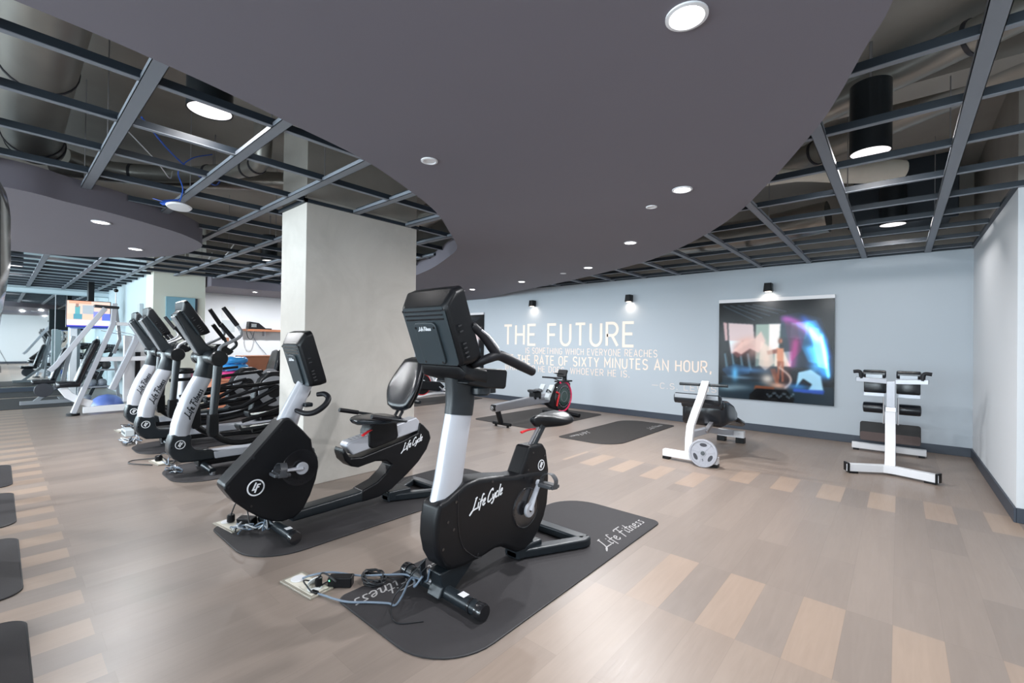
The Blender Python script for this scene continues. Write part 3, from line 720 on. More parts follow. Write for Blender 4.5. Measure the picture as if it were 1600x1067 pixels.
    poly([(.80, .74), (.88, .72), (.94, .50), (.95, .34), (.88, .36), (.84, .55)], (.55, .82, .95), .55)
    poly([(.60, .80), (.78, .70), (.74, .50), (.66, .40), (.64, .55)], (.38, .12, .30), .5)
    poly([(.14, .50), (.24, .60), (.34, .62), (.40, .70), (.44, .60), (.38, .48), (.30, .52), (.22, .46)], (.88, .74, .70), .8)
    poly([(.40, .60), (.50, .52), (.52, .38), (.44, .30), (.38, .36)], (.90, .80, .74), .6)
    blob(.30, .30, .16, .03, (.30, .50, .70), .7); blob(.2, .22, .14, .02, (.6, .75, .85), .6)
    for s in np.linspace(0, 1, 80):
        blob(.58+.30*s, .82-.22*s**2, .03, .035, (.45, .15, .35), .10, add=True)
        blob(.80+.13*math.sin(s*1.8), .78-.52*s, .05, .04, (.20, .55, .85), .10, add=True)
        blob(.75+.20*math.sin(s*1.4), .84-.40*s, .03, .02, (.15, .30, .75), .08, add=True)
        blob(.70-.03*s, .62-.28*s, .035, .03, (.35, .06, .20), .08, add=True)
        blob(.90+.06*s, .66-.40*s, .012, .02, (.5, .85, 1.), .16, add=True)
        blob(.84-.02*math.cos(s*5), .55-.25*s, .05, .02, (.3, .6, .8), .07, add=True)
    poly([(.72, .30), (.82, .33), (.90, .27), (.92, .14), (.80, .13), (.83, .19), (.76, .24), (.70, .15)], (.70, .90, 1.0), .85)
    blob(.72, .16, .08, .03, (.25, .55, .85), .7); blob(.16, .26, .03, .07, (.4, .75, .95), .8)
    poly([(.68, .14), (.93, .14), (.92, .10), (.68, .11)], (.20, .35, .75), .8)
    poly([(.30, .05), (.36, .12), (.62, .12), (.69, .04), (.68, 0), (.30, 0)], (.01, .015, .03))
    for i in range(14): blob(.46+.017*i, .065-.02*math.sin(i*1.3), .006, .009, (.8, .9, .95), .8)
    poly([(.0, 1), (.035, 1), (.035, .16), (0, .14)], (.015, .02, .03))
    for _ in range(2):
        for ax in (0, 1): img = (np.roll(img, 1, ax)+img*2+np.roll(img, -1, ax)+np.roll(img, 2, ax)+np.roll(img, -2, ax))/6
    return np.clip(img*1.08-.02, 0, 1)
PIC = vcol_mat('printed_picture', .18)
def picture(x0, x1, z0, z1, nx, ny, seed, label, flip=False):
    t = thing('framed_picture', ((x0+x1)/2, YB-.001, z0), label, 'picture')
    part(t, 'backing_panel', box(x0, x1, YB-.035, YB-.002, z0, z1), BLK, .002)
    part(t, 'header_strip', box(x0-.004, x1+.004, YB-.040, YB-.002, z1, z1+.055), WHT, .002)
    img = paint_gym(nx, ny, seed)
    if flip: img = img[:, ::-1]
    vs = [(x0+(x1-x0)*i/(nx-1), YB-.0365, z0+(z1-z0)*j/(ny-1)) for j in range(ny) for i in range(nx)]
    fs = [(j*nx+i, j*nx+i+1, (j+1)*nx+i+1, (j+1)*nx+i) for j in range(ny-1) for i in range(nx-1)]
    o = part(t, 'print', (vs, fs), PIC)
    ca = o.data.color_attributes.new('Col', 'FLOAT_COLOR', 'POINT')
    lin = np.where(img <= .04045, img/12.92, ((img+.055)/1.055)**2.4)
    arr = np.ones((ny*nx, 4)); arr[:, :3] = lin.reshape(-1, 3); ca.data.foreach_set('color', arr.ravel())
    return t
picture(-2.312, -.716, .505, 2.09, 300, 300, 1, 'large picture of a blurred figure with blue and pink light trails, on the blue wall')
picture(-9.53, -7.93, .505, 2.09, 120, 120, 2, 'second picture in the same style, mostly hidden behind the upright bike console', True)

# ================================================================== FLOOR MATS
def bikemat(x0, x1, y0, y1, label, texts=True, group='rubber mats under the machines', rr=None, m=None, z=.008, dog=0.):
    P = rrect(x0, x1, y0, y1, rr or [.14, .30, .30, .34], 10)
    t = thing('floor_mat', ((x0+x1)/2, (y0+y1)/2, 0), label, 'floor mat', group)
    part(t, 'mat_sheet', prism(P, 0, z, 'z'), m or MATR, .003, 2)
    Pi = []
    part(t, 'edge_bead', tube([(a, b, z*.55) for a, b in P], z*.62, 6, closed=True), MATE)
    return t
# mat under the upright bike: far right corner square, others cut round
m1 = bikemat(-2.22, -1.372, 1.18, 3.34, 'charcoal rubber mat with grey script print under the nearest upright bike', rr=[.06, .30, .06, .30])
part(m1, 'script_print', script('Life Fitness', .105, .0085, plane_fn((-1.455, 2.66, .0085), (.0, 1, 0), (-1, 0, 0), (0, 0, 1)), .0006, .60), MATP)
part(m1, 'script_print', script('Life Fitness', .105, .0085, plane_fn((-2.14, 1.82, .0085), (.0, -1, 0), (1, 0, 0), (0, 0, 1)), .0006, .60), MATP)
m2 = bikemat(-3.72, -2.90, 1.02, 3.32, 'charcoal rubber mat under the recumbent bike beside the pillar', rr=[.10, .30, .08, .30])
m3 = bikemat(-3.77, -2.87, 5.40, 7.55, 'empty dark mat lying near the back wall left of the ab bench', rr=[.05, .35, .05, .35], m=MATF)
part(m3, 'script_print', script('Life Fitness', .09, .009, plane_fn((-3.02, 6.92, .0085), (0, 1, 0), (-1, 0, 0), (0, 0, 1)), .0006, .5), MATP)
part(m3, 'script_print', script('Life Fitness', .09, .009, plane_fn((-3.66, 6.02, .0085), (0, -1, 0), (1, 0, 0), (0, 0, 1)), .0006, .5), MATP)
m4 = bikemat(-5.75, -4.35, 5.6, 7.75, 'brown-black mat behind the rowing machine along the back wall', rr=.10, m=MATF)
m5 = bikemat(-8.75, -7.75, 5.75, 7.9, 'dark mat under the indoor cycle nearer the pillar', rr=.10, m=MATF)
m6 = bikemat(-10.2, -9.2, 5.75, 7.9, 'dark mat under the indoor cycle farther behind', rr=.10, m=MATF)
EX = [-5.42, -6.98, -8.35]
EY = [0, 0, .10]
for x, dy, lb in zip(EX, EY, ['charcoal mat under the nearest elliptical', 'charcoal mat under the middle elliptical', 'charcoal mat under the farthest elliptical']):
    bikemat(x-.42, x+.42, 1.10+dy, 3.3+dy, lb, rr=[.1, .3, .3, .3])
TX = [-1.38, -2.66, -3.99, -5.32, -6.60]
for x, lb in zip(TX, ['rubber mat under the treadmill nearest the camera', 'rubber mat under the second treadmill, corner showing at the photo bottom left', 'rubber mat under the third treadmill at the left photo edge', 'rubber mat under the fourth treadmill at the left photo edge', 'rubber mat under the farthest treadmill at the left photo edge']):
    bikemat(x-.52, x+.52, -2.3, .105, lb, rr=.10, group='treadmill mats in a row at the left edge')
bikemat(-14.7, -12.5, -1.5, 1.03, 'dark ribbed exercise mat on the floor in front of the weight machine', rr=.03, group='exercise mats by the mirror')
bikemat(-16.45, -15.0, -1.5, 1.15, 'narrow dark exercise mat against the mirror wall', rr=.03, group='exercise mats by the mirror')

# ================================================================== UPRIGHT BIKE (the nearest machine)
def rring(y, z, dx, t, hx, hy, U=None, x0=0, n=24, e=.75):
    """section ring centred (x0,y,z), tilted along direction angle t (radians from +z toward +y)"""
    Uv = V(1, 0, 0); Vd = V(0, math.cos(t), -math.sin(t))
    return sell(x0+dx, y, z, hx, hy, Uv, Vd, n, e)
def shell_body(poly, x0, hw, bev, name, root, m, seg=5, parent=None):
    return part(root, name, prism(poly, x0-hw, x0+hw), m, bev, seg, parent)
def screw(x, y, z, r=.006): return disc((x-.001, y, z), r, .003, 'x', 12)
def bike_console(t, x0, back_top, back_bot, depth, hw, name='console', screen=True):
    """console housing: back face from back_top to back_bot (y,z), thickness depth towards the rider"""
    bt, bb_ = V(0, *back_top), V(0, *back_bot)
    d = (bt-bb_).normalized(); nrm = V(0, d.z, -d.y)            # towards rider (+y)
    L_ = (bt-bb_).length
    def ring(off, ins, insT, insB):
        P = rrect(-hw+ins, hw-ins, insB, L_-insT, .035, 5)
        return [V(x0, 0, 0)+V(a, 0, 0)+bb_+d*b+nrm*off for a, b in P]
    # the top corners slope back: console is thicker at the rider side
    g = loft([ring(0, .020, .012, .0), ring(.012, .004, .0, -.004), ring(depth*.55, -.012, -.050, -.012), ring(depth*.92, -.014, -.052, -.012), ring(depth, .004, -.036, .004)])
    o = part(t, name, g, BLK, ang=25)
    # raised back plate with vents
    def pl(a, b, n): return tuple(V(x0, 0, 0)+V(a, 0, 0)+bb_+d*b-nrm*n)
    def slab(a0, a1, b0, b1, th, r=.01):
        P = rrect(a0, a1, b0, b1, r, 4)
        v = [pl(a, b, 0.) for a, b in P]+[pl(a, b, th) for a, b in P]; n = len(P)
        return v, [tuple(range(n)), tuple(range(n, 2*n))[::-1]]+[(i, n+i, n+(i+1) % n, (i+1) % n) for i in range(n)]
    part(t, 'back_plate', slab(-hw+.024, hw-.024, .006, L_-.018, .006, .02), PLATE, parent=o)
    part(t, 'back_hatch', slab(-hw*.46, hw*.46, L_*.04, L_*.72, .020, .03), PLATE, .004, 3, parent=o)
    for k in range(3):
        b = L_-.040-k*.022
        part(t, 'vent_slot', slab(-hw+.04, hw-.04, b, b+.009, .0085, .004), GLB, parent=o)
    f_ = lambda a, b, n: pl(-a, b, .0205+n)
    part(t, 'maker_badge', script('Life Fitness', L_*.055, .0045, lambda a, b, n: pl(-hw*.26+a, L_*.60+b, .0205+n), .001, hw*.50), INK, parent=o)
    sc = [screwp for a, b in ((-hw*.38, L_*.64), (hw*.38, L_*.64), (-hw*.36, L_*.08), (hw*.36, L_*.08), (-hw*.85, L_*.9), (hw*.85, L_*.9)) for screwp in [xform(disc((0, 0, 0), .0065, .003, 'z', 10), Matrix.Translation(pl(a, b, .0215 if abs(a) < hw*.5 else .008)) @ Matrix.Rotation(math.atan2(nrm.y, nrm.z), 4, 'X').inverted())]]
    part(t, 'screw_heads', sc, GLB, parent=o)
    # port slots on both sides
    for s in (-1, 1):
        g = []
        for k in range(6):
            b = L_*(.12+.07*k) if k < 4 else L_*(.16+.09*k)
            c = V(x0+s*(hw+.010), 0, 0)+bb_+d*b+nrm*depth*.28
            g.append(obox(c, (.006, .022, .008), rx=math.atan2(d.z, d.y)-pi/2))
        part(t, 'side_ports', g, GLB, parent=o)
    if screen:
        P = rrect(-hw+.02, hw-.02, .03, L_+.02, .015, 4)
        v = [V(x0, 0, 0)+V(a, 0, 0)+bb_+d*b+nrm*(depth+.001) for a, b in P]+[V(x0, 0, 0)+V(a, 0, 0)+bb_+d*b+nrm*(depth+.004) for a, b in P]; n = len(P)
        part(t, 'screen', ([tuple(q) for q in v], [tuple(range(n)), tuple(range(n, 2*n))]+[(i, (i+1) % n, n+(i+1) % n, n+i) for i in range(n)]), SCRN, parent=o)
    return o
def pedal(t, x, y, z, s, tilt=0.):
    """pedal at the outer side s=+1/-1 of crank end (y,z)"""
    o = part(t, 'pedal', [obox((x, y, z), (.095, .105, .022), rx=tilt), obox((x, y, z), (.105, .06, .030), rx=tilt)], PEDM, .006, 3)
    st = [V(x, y, z)+Matrix.Rotation(tilt, 3, 'X') @ q for q in [V(-.052, -.01, -.0), V(-.052, .0, .035), V(-.030, .005, .062), V(.0, .01, .070), V(.030, .005, .062), V(.054, 0, .035), V(.054, -.01, -.01)]]
    P = cr(st, 4); v = []; f = []
    for i, p in enumerate(P):
        w = Matrix.Rotation(tilt, 3, 'X') @ V(0, .022, 0)
        e = V(0, 0, .003)
        v += [tuple(p-w), tuple(p+w), tuple(p+w+e), tuple(p-w+e)]
        if i:
            k = 4*(i-1)
            for a in range(4): f.append((k+a, k+(a+1) % 4, k+4+(a+1) % 4, k+4+a))
    f += [(0, 1, 2, 3), (len(v)-4, len(v)-3, len(v)-2, len(v)-1)]
    part(t, 'toe_strap', (v, f), PEDM, parent=o, ang=60)
def crank(t, x, y, z, py, pz, s):
    o = part(t, 'crank_arm', [disc((x-.010, y, z), .043, .020, 'x', 28, .004), tube([(x, y, z), (x, y+(py-y)*.5, z+(pz-z)*.5), (x, py, pz)], [.026, .018, .016], 12, flat=.6), disc((x-.012, py, pz), .02, .024, 'x', 16)], SIL, ang=30)
    part(t, 'crank_bolt', disc((x+s*.011-.002, y, z), .010, .004, 'x', 12), GLB, parent=o)
    pedal(t, x+s*.075, py, pz, s, -.1)

x0 = -1.82
ub = thing('upright_bike', (x0, 2.0, .008), 'black and silver upright exercise bike on the mat in the centre foreground', 'exercise bike', 'exercise bikes')
body = [(1.470, .535), (1.452, .45), (1.448, .36), (1.468, .27), (1.505, .205), (1.56, .165), (1.66, .150), (1.78, .152), (1.90, .165), (1.96, .155), (2.03, .115), (2.10, .075), (2.17, .065), (2.24, .085), (2.31, .14), (2.37, .22), (2.405, .30), (2.418, .40), (2.415, .52), (2.20, .545), (2.06, .555), (1.90, .585), (1.76, .605), (1.66, .602), (1.60, .575), (1.53, .545)]
o = shell_body(body, x0, .072, .030, 'body_shroud', ub, BLK)
part(ub, 'seam_trim', [tube([(x0+.0725, 1.60, .56), (x0+.0735, 1.60, .42), (x0+.0735, 1.63, .28), (x0+.0735, 1.72, .19), (x0+.0725, 1.78, .165)], .0025, 6, 5)], GLB, parent=o)
part(ub, 'screw_heads', [screw(x0+.0725, a, b, .008) for a, b in [(1.585, .52), (1.53, .43), (1.57, .38), (1.50, .30), (1.86, .565), (2.15, .525), (1.75, .19)]], GLB, parent=o)
tower = [(2.10, .50), (2.155, .60), (2.215, .705), (2.36, .70), (2.395, .655), (2.425, .52), (2.42, .44), (2.2, .44)]
o2 = shell_body(tower, x0, .060, .018, 'seat_tower_shroud', ub, BLK)
part(ub, 'screw_heads', [screw(x0+.0605, a, b, .007) for a, b in [(2.25, .66), (2.20, .56), (2.37, .62)]], GLB, parent=o2)
part(ub, 'round_emblem', emblem(lambda a, b, n: (x0+.0605+n, 2.335+a, .565+b), .032), INK, parent=o2)
part(ub, 'side_script', script('Life Cycle', .062, .008, lambda a, b, n: (x0+.0727+n, 1.70+a*.98, .437+a*.16+b), .0012, .25), INK, parent=o)
# crank cover disc
part(ub, 'crank_disc', [disc((x0+.068, 2.165, .335), .125, .008, 'x', 48, .003), torus((x0+.076, 2.165, .335), .118, .004, 'x', 48, 6)]+[obox((x0+.076, 2.165+.105*math.cos(a), .335+.105*math.sin(a)), (.002, .012, .003), rx=a) for a in [2*pi*i/44 for i in range(44)]], GLB, ang=30)
crank(ub, x0+.105, 2.160, .330, 2.255, .475, 1)
crank(ub, x0-.105, 2.160, .330, 2.065, .185, -1)
# frame spine under the shroud, front stabiliser, rear V foot
part(ub, 'lower_frame', prism([(1.50, .165), (1.62, .17), (1.78, .165), (1.74, .145), (1.62, .055), (1.60, .035), (1.49, .035), (1.52, .09)], x0-.05, x0+.05), BLK2, .010)
sb = part(ub, 'front_stabiliser', [lathe([(.034, 0), (.034, .56)], (x0-.28, 1.555, .052), 'x', 28)], BLK2)
for s in (-1, 1):
    xx = x0+s*.28
    part(ub, 'end_cap', [lathe([(.040, 0), (.040, .035*s), (.036, .045*s), (0, .046*s)], (xx-s*.005, 1.555, .052), 'x', 28), lathe([(.0375, 0), (.0375, .012)], (xx-s*.05-.006, 1.555, .052), 'x', 28)], GLB, parent=sb)
part(ub, 'white_sticker', obox((x0+.17, 1.555, .0865), (.045, .040, .001)), WHT, parent=sb)
v_out = [(2.10, .0), (2.75, .29)]
def vfoot(t, y0, y1, hw, z0, z1, root_name='rear_foot', x0=x0, open_=.12):
    w = hw*.30
    P = [(x0-.05, y0), (x0+.05, y0), (x0+hw, y1-.10), (x0+hw, y1-.03), (x0+hw-.04, y1), (x0-hw+.04, y1), (x0-hw, y1-.03), (x0-hw, y1-.10)]
    hole = [(x0-.0, y0+.20), (x0+hw-w, y1-.085), (x0-hw+w, y1-.085)]
    # outer frame as three bars with bevelled section
    g = [prism([(x0-.05, y0), (x0+.04, y0), (x0+hw, y1-.08), (x0+hw, y1-.02), (x0+hw-.02, y1), (x0+hw-w*.9, y1-.05)], z0, z1, 'z'),
         prism([(x0-.04, y0), (x0+.05, y0), (x0-hw+w*.9, y1-.05), (x0-hw+.02, y1), (x0-hw, y1-.02), (x0-hw, y1-.08)], z0, z1, 'z')]
    a = part(t, root_name, g[0], BLK2, .014); part(t, root_name, g[1], BLK2, .014)
    part(t, 'foot_crossbar', prism([(x0-hw+.03, y1-.085), (x0+hw-.03, y1-.085), (x0+hw-.03, y1), (x0-hw+.03, y1)], z0, z1, 'z'), BLK2, .012)
    part(t, 'foot_web', prism([(x0-.06, y0), (x0+.06, y0), (x0+.09, y0+.20), (x0-.09, y0+.20)], z0+.005, z1+.03, 'z'), BLK2, .012)
vfoot(ub, 2.12, 2.64, .27, .012, .068)
# post
def postrings(cs, hx, hy, x0, n=28, e=.85):
    R_ = []
    for i, (y, z) in enumerate(cs):
        j0, j1 = max(0, i-1), min(len(cs)-1, i+1)
        tt = math.atan2(cs[j1][0]-cs[j0][0], cs[j1][1]-cs[j0][1])
        h1 = hx[i] if isinstance(hx, list) else hx; h2 = hy[i] if isinstance(hy, list) else hy
        R_.append(rring(y, z, 0, tt, h1, h2, x0=x0, n=n, e=e))
    return R_
part(ub, 'post_tube', loft(postrings([(1.565, .50), (1.592, .62), (1.625, .80), (1.660, .968)], [.05, .05, .049, .048], [.092, .088, .086, .084], x0)), SIL, ang=50)
pc = part(ub, 'post_collar', loft(postrings([(1.660, .962), (1.668, 1.02), (1.672, 1.10), (1.670, 1.20)], [.052, .053, .056, .060], [.089, .090, .094, .104], x0)), BLK2, ang=50)
bike_console(ub, x0, (1.395, 1.545), (1.515, 1.235), .13, .19)
part(ub, 'console_chin', loft([[V(x0+a*k, y, z) for a, z in rrect(-.19, .19, z0, z1, .03, 4)] for y, z0, z1, k in [(1.518, 1.215, 1.262, .8), (1.545, 1.175, 1.26, .93), (1.66, 1.14, 1.235, .7), (1.74, 1.13, 1.215, .72)]]), BLK, ang=40)
tr = part(ub, 'accessory_tray', prism([(1.60, 1.14), (1.66, 1.225), (1.90, 1.205), (1.915, 1.195), (1.905, 1.105), (1.89, 1.095), (1.74, 1.11)], x0-.13, x0+.13), BLK, .016)
part(ub, 'bottle_holder', [disc((x0+.05, 1.77, 1.065), .060, .05, 'z', 32, .01), disc((x0-.05, 1.80, 1.065), .060, .05, 'z', 32, .01), box(x0-.05, x0+.07, 1.76, 1.88, 1.07, 1.11)], BLK2, parent=tr)
for s in (-1, 1):
    hb = part(ub, 'handlebar', tube([(x0+s*.06, 1.66, 1.225), (x0+s*.15, 1.63, 1.245), (x0+s*.22, 1.66, 1.275), (x0+s*.235, 1.72, 1.29), (x0+s*.245, 1.78, 1.272), (x0+s*.25, 1.88, 1.235), (x0+s*.25, 1.99, 1.195)], [.020, .022, .024, .027, .028, .028, .024], 16, 6), GRIP)
    part(ub, 'upper_grip', tube([(x0+s*.235, 1.72, 1.285), (x0+s*.225, 1.675, 1.335), (x0+s*.215, 1.63, 1.385), (x0+s*.20, 1.575, 1.435), (x0+s*.196, 1.565, 1.442)], [.026, .024, .021, .021, .016], 16, 6), GRIP, parent=hb)
    part(ub, 'pulse_plate', tube([(x0+s*.235+.012*s, 1.70, 1.325), (x0+s*.215+.014*s, 1.645, 1.388), (x0+s*.205+.013*s, 1.60, 1.42)], .013, 10, 4, flat=.8), STL, parent=hb)
# seat post + saddle
sp = part(ub, 'seat_post', tube([(x0, 2.29, .66), (x0, 2.415, .80)], .027, 20, flat=1), BLK2)
part(ub, 'height_scale', tube([(x0+.004, 2.268, .69), (x0+.004, 2.372, .80)], .010, 8), STL, parent=sp)
part(ub, 'adjust_lever', [tube([(x0, 2.37, .790), (x0-.03, 2.31, .785), (x0-.05, 2.26, .772)], [.008, .012, .016], 10, 4, flat=.5)], RED, parent=sp)
def saddle(cx, y0, z0, L_=.33, W_=.135):
    rings = []
    for i in range(15):
        u = i/14; y = y0+L_*u
        w = .022+ (W_-.022)*(1/(1+math.exp(-(u-.45)*11))) if u < .86 else W_*math.sqrt(max(.02, 1-((u-.86)/.145)**2))
        w = max(w, .012)
        h = .044+.014*math.sin(u*pi) ; zc = z0+.012*(2*u-1)**2-.004
        if u < .05 or u > .97: h *= .6
        ring = []
        for j in range(24):
            a = 2*pi*j/24; xx = math.cos(a)*w; zz = math.sin(a)
            dip = .006*math.exp(-(xx/.02)**2)*(1 if zz > 0 else 0)
            ring.append(V(cx+xx, y, zc+(zz*h*.75 if zz > 0 else zz*h*.95)-dip-.018*(abs(xx)/W_)**2))
        rings.append(ring)
    return loft(rings)
part(ub, 'saddle', saddle(x0, 2.315, .846), BLK, ang=60)
part(ub, 'saddle_clamp', [box(x0-.025, x0+.025, 2.375, 2.455, .790, .825)], BLK2, .006)
# cables
def cable(label, pts, r, m, group=None, name='power_cable', k=6):
    return single(name, tube(pts, r, 8, k), m, label, 'cable', group)

# ================================================================== RECUMBENT BIKE
x1 = -3.27
rb = thing('recumbent_bike', (x1, 1.9, .008), 'black recumbent exercise bike with a high-backed seat in front of the concrete pillar', 'exercise bike', 'exercise bikes')
rbody = [(1.295, .815), (1.22, .73), (1.10, .60), (.990, .49), (.945, .440), (.942, .412), (1.00, .32), (1.08, .24), (1.17, .165), (1.23, .13), (1.30, .11), (1.38, .115), (1.44, .155), (1.49, .245), (1.53, .35), (1.548, .44), (1.535, .52), (1.50, .59), (1.492, .645), (1.43, .72), (1.37, .785), (1.335, .82)]
o = shell_body(rbody, x1, .080, .032, 'body_shroud', rb, BLK)
part(rb, 'screw_heads', [screw(x1+.0805, a, b, .008) for a, b in [(1.275, .745), (1.11, .58), (.965, .425), (1.10, .27), (1.515, .52)]], GLB, parent=o)
part(rb, 'round_emblem', emblem(lambda a, b, n: (x1+.0805+n, 1.125+a, .385+b), .050), INK, parent=o)
part(rb, 'crank_disc', [disc((x1+.076, 1.412, .46), .128, .008, 'x', 48, .003)]+[obox((x1+.085, 1.412+q*math.cos(a), .46+q*math.sin(a)), (.002, .014, .003), rx=a) for a in [2*pi*i/40 for i in range(40)] for q in (.075, .105)], GLB, ang=30)
crank(rb, x1+.110, 1.412, .460, 1.235, .470, 1)
crank(rb, x1-.110, 1.412, .460, 1.59, .45, -1)
sb = part(rb, 'front_stabiliser', [lathe([(.034, 0), (.034, .50)], (x1-.25, 1.30, .056), 'x', 28)], BLK2)
for s in (-1, 1):
    xx = x1+s*.25
    part(rb, 'end_cap', [lathe([(.042, 0), (.042, .035*s), (.037, .045*s), (0, .046*s)], (xx-s*.005, 1.30, .056), 'x', 28)], GLB, parent=sb)
part(rb, 'white_sticker', obox((x1+.17, 1.30, .0905), (.045, .040, .001)), WHT, parent=sb)
part(rb, 'post_tube', loft(postrings([(1.335, .74), (1.375, .84), (1.425, .95), (1.475, 1.05)], [.056, .052, .048, .046], [.075, .066, .058, .052], x1)), SIL, ang=50)
bike_console(rb, x1, (1.355, 1.345), (1.455, 1.03), .115, .15)
for s in (-1, 1):
    part(rb, 'handlebar', tube([(x1+s*.03, 1.385, .868), (x1+s*.12, 1.42, .845), (x1+s*.17, 1.47, .855), (x1+s*.19, 1.53, .90), (x1+s*.17, 1.565, .945), (x1+s*.13, 1.555, .972), (x1+s*.09, 1.52, .968)], [.014, .019, .020, .020, .020, .019, .016], 14, 6), GRIP)
part(rb, 'post_cup', [box(x1+.02, x1+.08, 1.44, 1.50, .88, .91)], BLK2, .01)
# beam and rear frame
part(rb, 'base_beam', loft([[V(x1+a, y, zc+b) for a, b in rrect(-hw, hw, -hh, hh, .02, 4)] for y, zc, hw, hh in [(1.38, .115, .065, .035), (1.60, .118, .065, .038), (1.86, .125, .066, .040), (1.93, .13, .07, .045)]]), BLK2, ang=40)
sw = [(1.90, .085), (2.06, .088), (2.18, .125), (2.33, .215), (2.45, .30), (2.54, .395), (2.585, .49), (2.565, .555), (2.50, .62), (2.46, .648), (2.44, .56), (2.28, .515), (2.06, .475), (1.90, .445), (1.80, .455), (1.745, .54), (1.735, .50), (1.755, .44), (1.81, .385), (1.87, .365), (1.94, .375), (2.02, .385), (2.12, .37), (2.17, .33), (2.13, .28), (2.04, .215), (1.90, .175)]
o = part(rb, 'rear_frame_shroud', prism(sw, x1-.075, x1+.075), BLK, .022, 4)
part(rb, 'side_script', script('Life Cycle', .058, .008, lambda a, b, n: (x1+.0757+n, 2.275+a*.96, .425+a*.30+b), .0012, .215), INK, parent=o)
part(rb, 'seat_rail', [prism([(1.770, .545), (1.795, .575), (2.43, .695), (2.47, .655), (2.46, .575), (1.83, .465)], x1-.058, x1+.058)], SIL, .014)
part(rb, 'rail_marks', [box(x1-.03+.012*(i % 2), x1+.03, 1.83+.032*i, 1.833+.032*i, .583+.006*i, .5845+.006*i) for i in range(4)], INKB)
part(rb, 'seat_carriage', prism([(1.955, .635), (1.96, .51), (2.00, .49), (2.22, .53), (2.24, .56), (2.22, .70), (1.99, .70)], x1-.072, x1+.072), BLK, .016)
part(rb, 'adjust_lever', tube([(x1+.055, 2.0, .645), (x1+.075, 1.95, .64), (x1+.085, 1.89, .615)], [.010, .014, .016], 10, 4, flat=.5), RED)
seat = []
for i in range(13):
    u = i/12; y = 1.86+.38*u; w = .06+.145*math.sin(min(1, u*2.2)*pi/2) ; w *= (1 if u < .8 else 1-.5*((u-.8)/.2)**2)
    hh = .030*(1 if 0 < i < 12 else .5)
    seat.append([V(x1+w*math.cos(2*pi*j/28), y, .718+.012*math.cos(2*pi*j/28)**2+hh*math.sin(2*pi*j/28)-.012*u) for j in range(28)])
sc = part(rb, 'seat_cushion', loft(seat), VIN, ang=60)
part(rb, 'seat_rim', tube([(q[0].x-.002, q[0].y, q[0].z-.012) for q in seat], .010, 8), BLK2, parent=sc)
# backrest: shield-shaped pad leaning back
def backpad(x, yb, zb, yt, zt, W1, W2, W3, th, curve=.04, e=.8):
    d = V(0, yt-yb, zt-zb); L_ = d.length; d.normalize(); nrm = V(0, -d.z, d.y)
    R_ = []
    for i in range(17):
        u = i/16
        w = (W1+(W2-W1)*math.sin(min(1, u/.42)*pi/2) if u < .42 else W2+(W3-W2)*((u-.42)/.58)**1.4)
        end = min(u, 1-u); k = 1 if end > .06 else .55+.45*math.sqrt(max(0, 1-((.06-end)/.06)**2))
        c = V(x, yb, zb)+d*L_*u
        ring = []
        for j in range(28):
            a = 2*pi*j/28; co, si = math.cos(a), math.sin(a)
            xx = w*k*math.copysign(abs(co)**e, co)
            ring.append(c+V(xx, 0, 0)+nrm*(th*(k if k < 1 else 1)*math.copysign(abs(si)**e, si)+curve*(xx/W2)**2))
        R_.append(ring)
    return loft(R_)
bk = part(rb, 'backrest', backpad(x1, 2.275, .765, 2.465, 1.215, .12, .205, .115, .040), VIN, ang=60)
part(rb, 'backrest_shell', backpad(x1, 2.315, .77, 2.50, 1.19, .11, .190, .105, .022, .03), BLK, parent=bk, ang=60)
for s in (-1, 1):
    part(rb, 'backrest_strut', tube([(x1+s*.035, 2.23, .66), (x1+s*.035, 2.30, .76)], .013, 10), BLK2)
    ar = part(rb, 'seat_handle', tube([(x1+s*.05, 2.24, .695), (x1+s*.17, 2.23, .70), (x1+s*.24, 2.17, .715), (x1+s*.245, 2.04, .745), (x1+s*.245, 1.97, .762)], .012, 12, 5), BLK2)
    part(rb, 'foam_grip', tube([(x1+s*.245, 2.04, .745), (x1+s*.245, 1.87, .785)], .018, 14), GRIP, parent=ar)
part(rb, 'backrest_pivot', [lathe([(.020, -.12), (.020, .12)], (x1, 2.235, .70), 'x', 20)], STL)
vfoot(rb, 2.16, 2.66, .25, .012, .07, x0=x1)

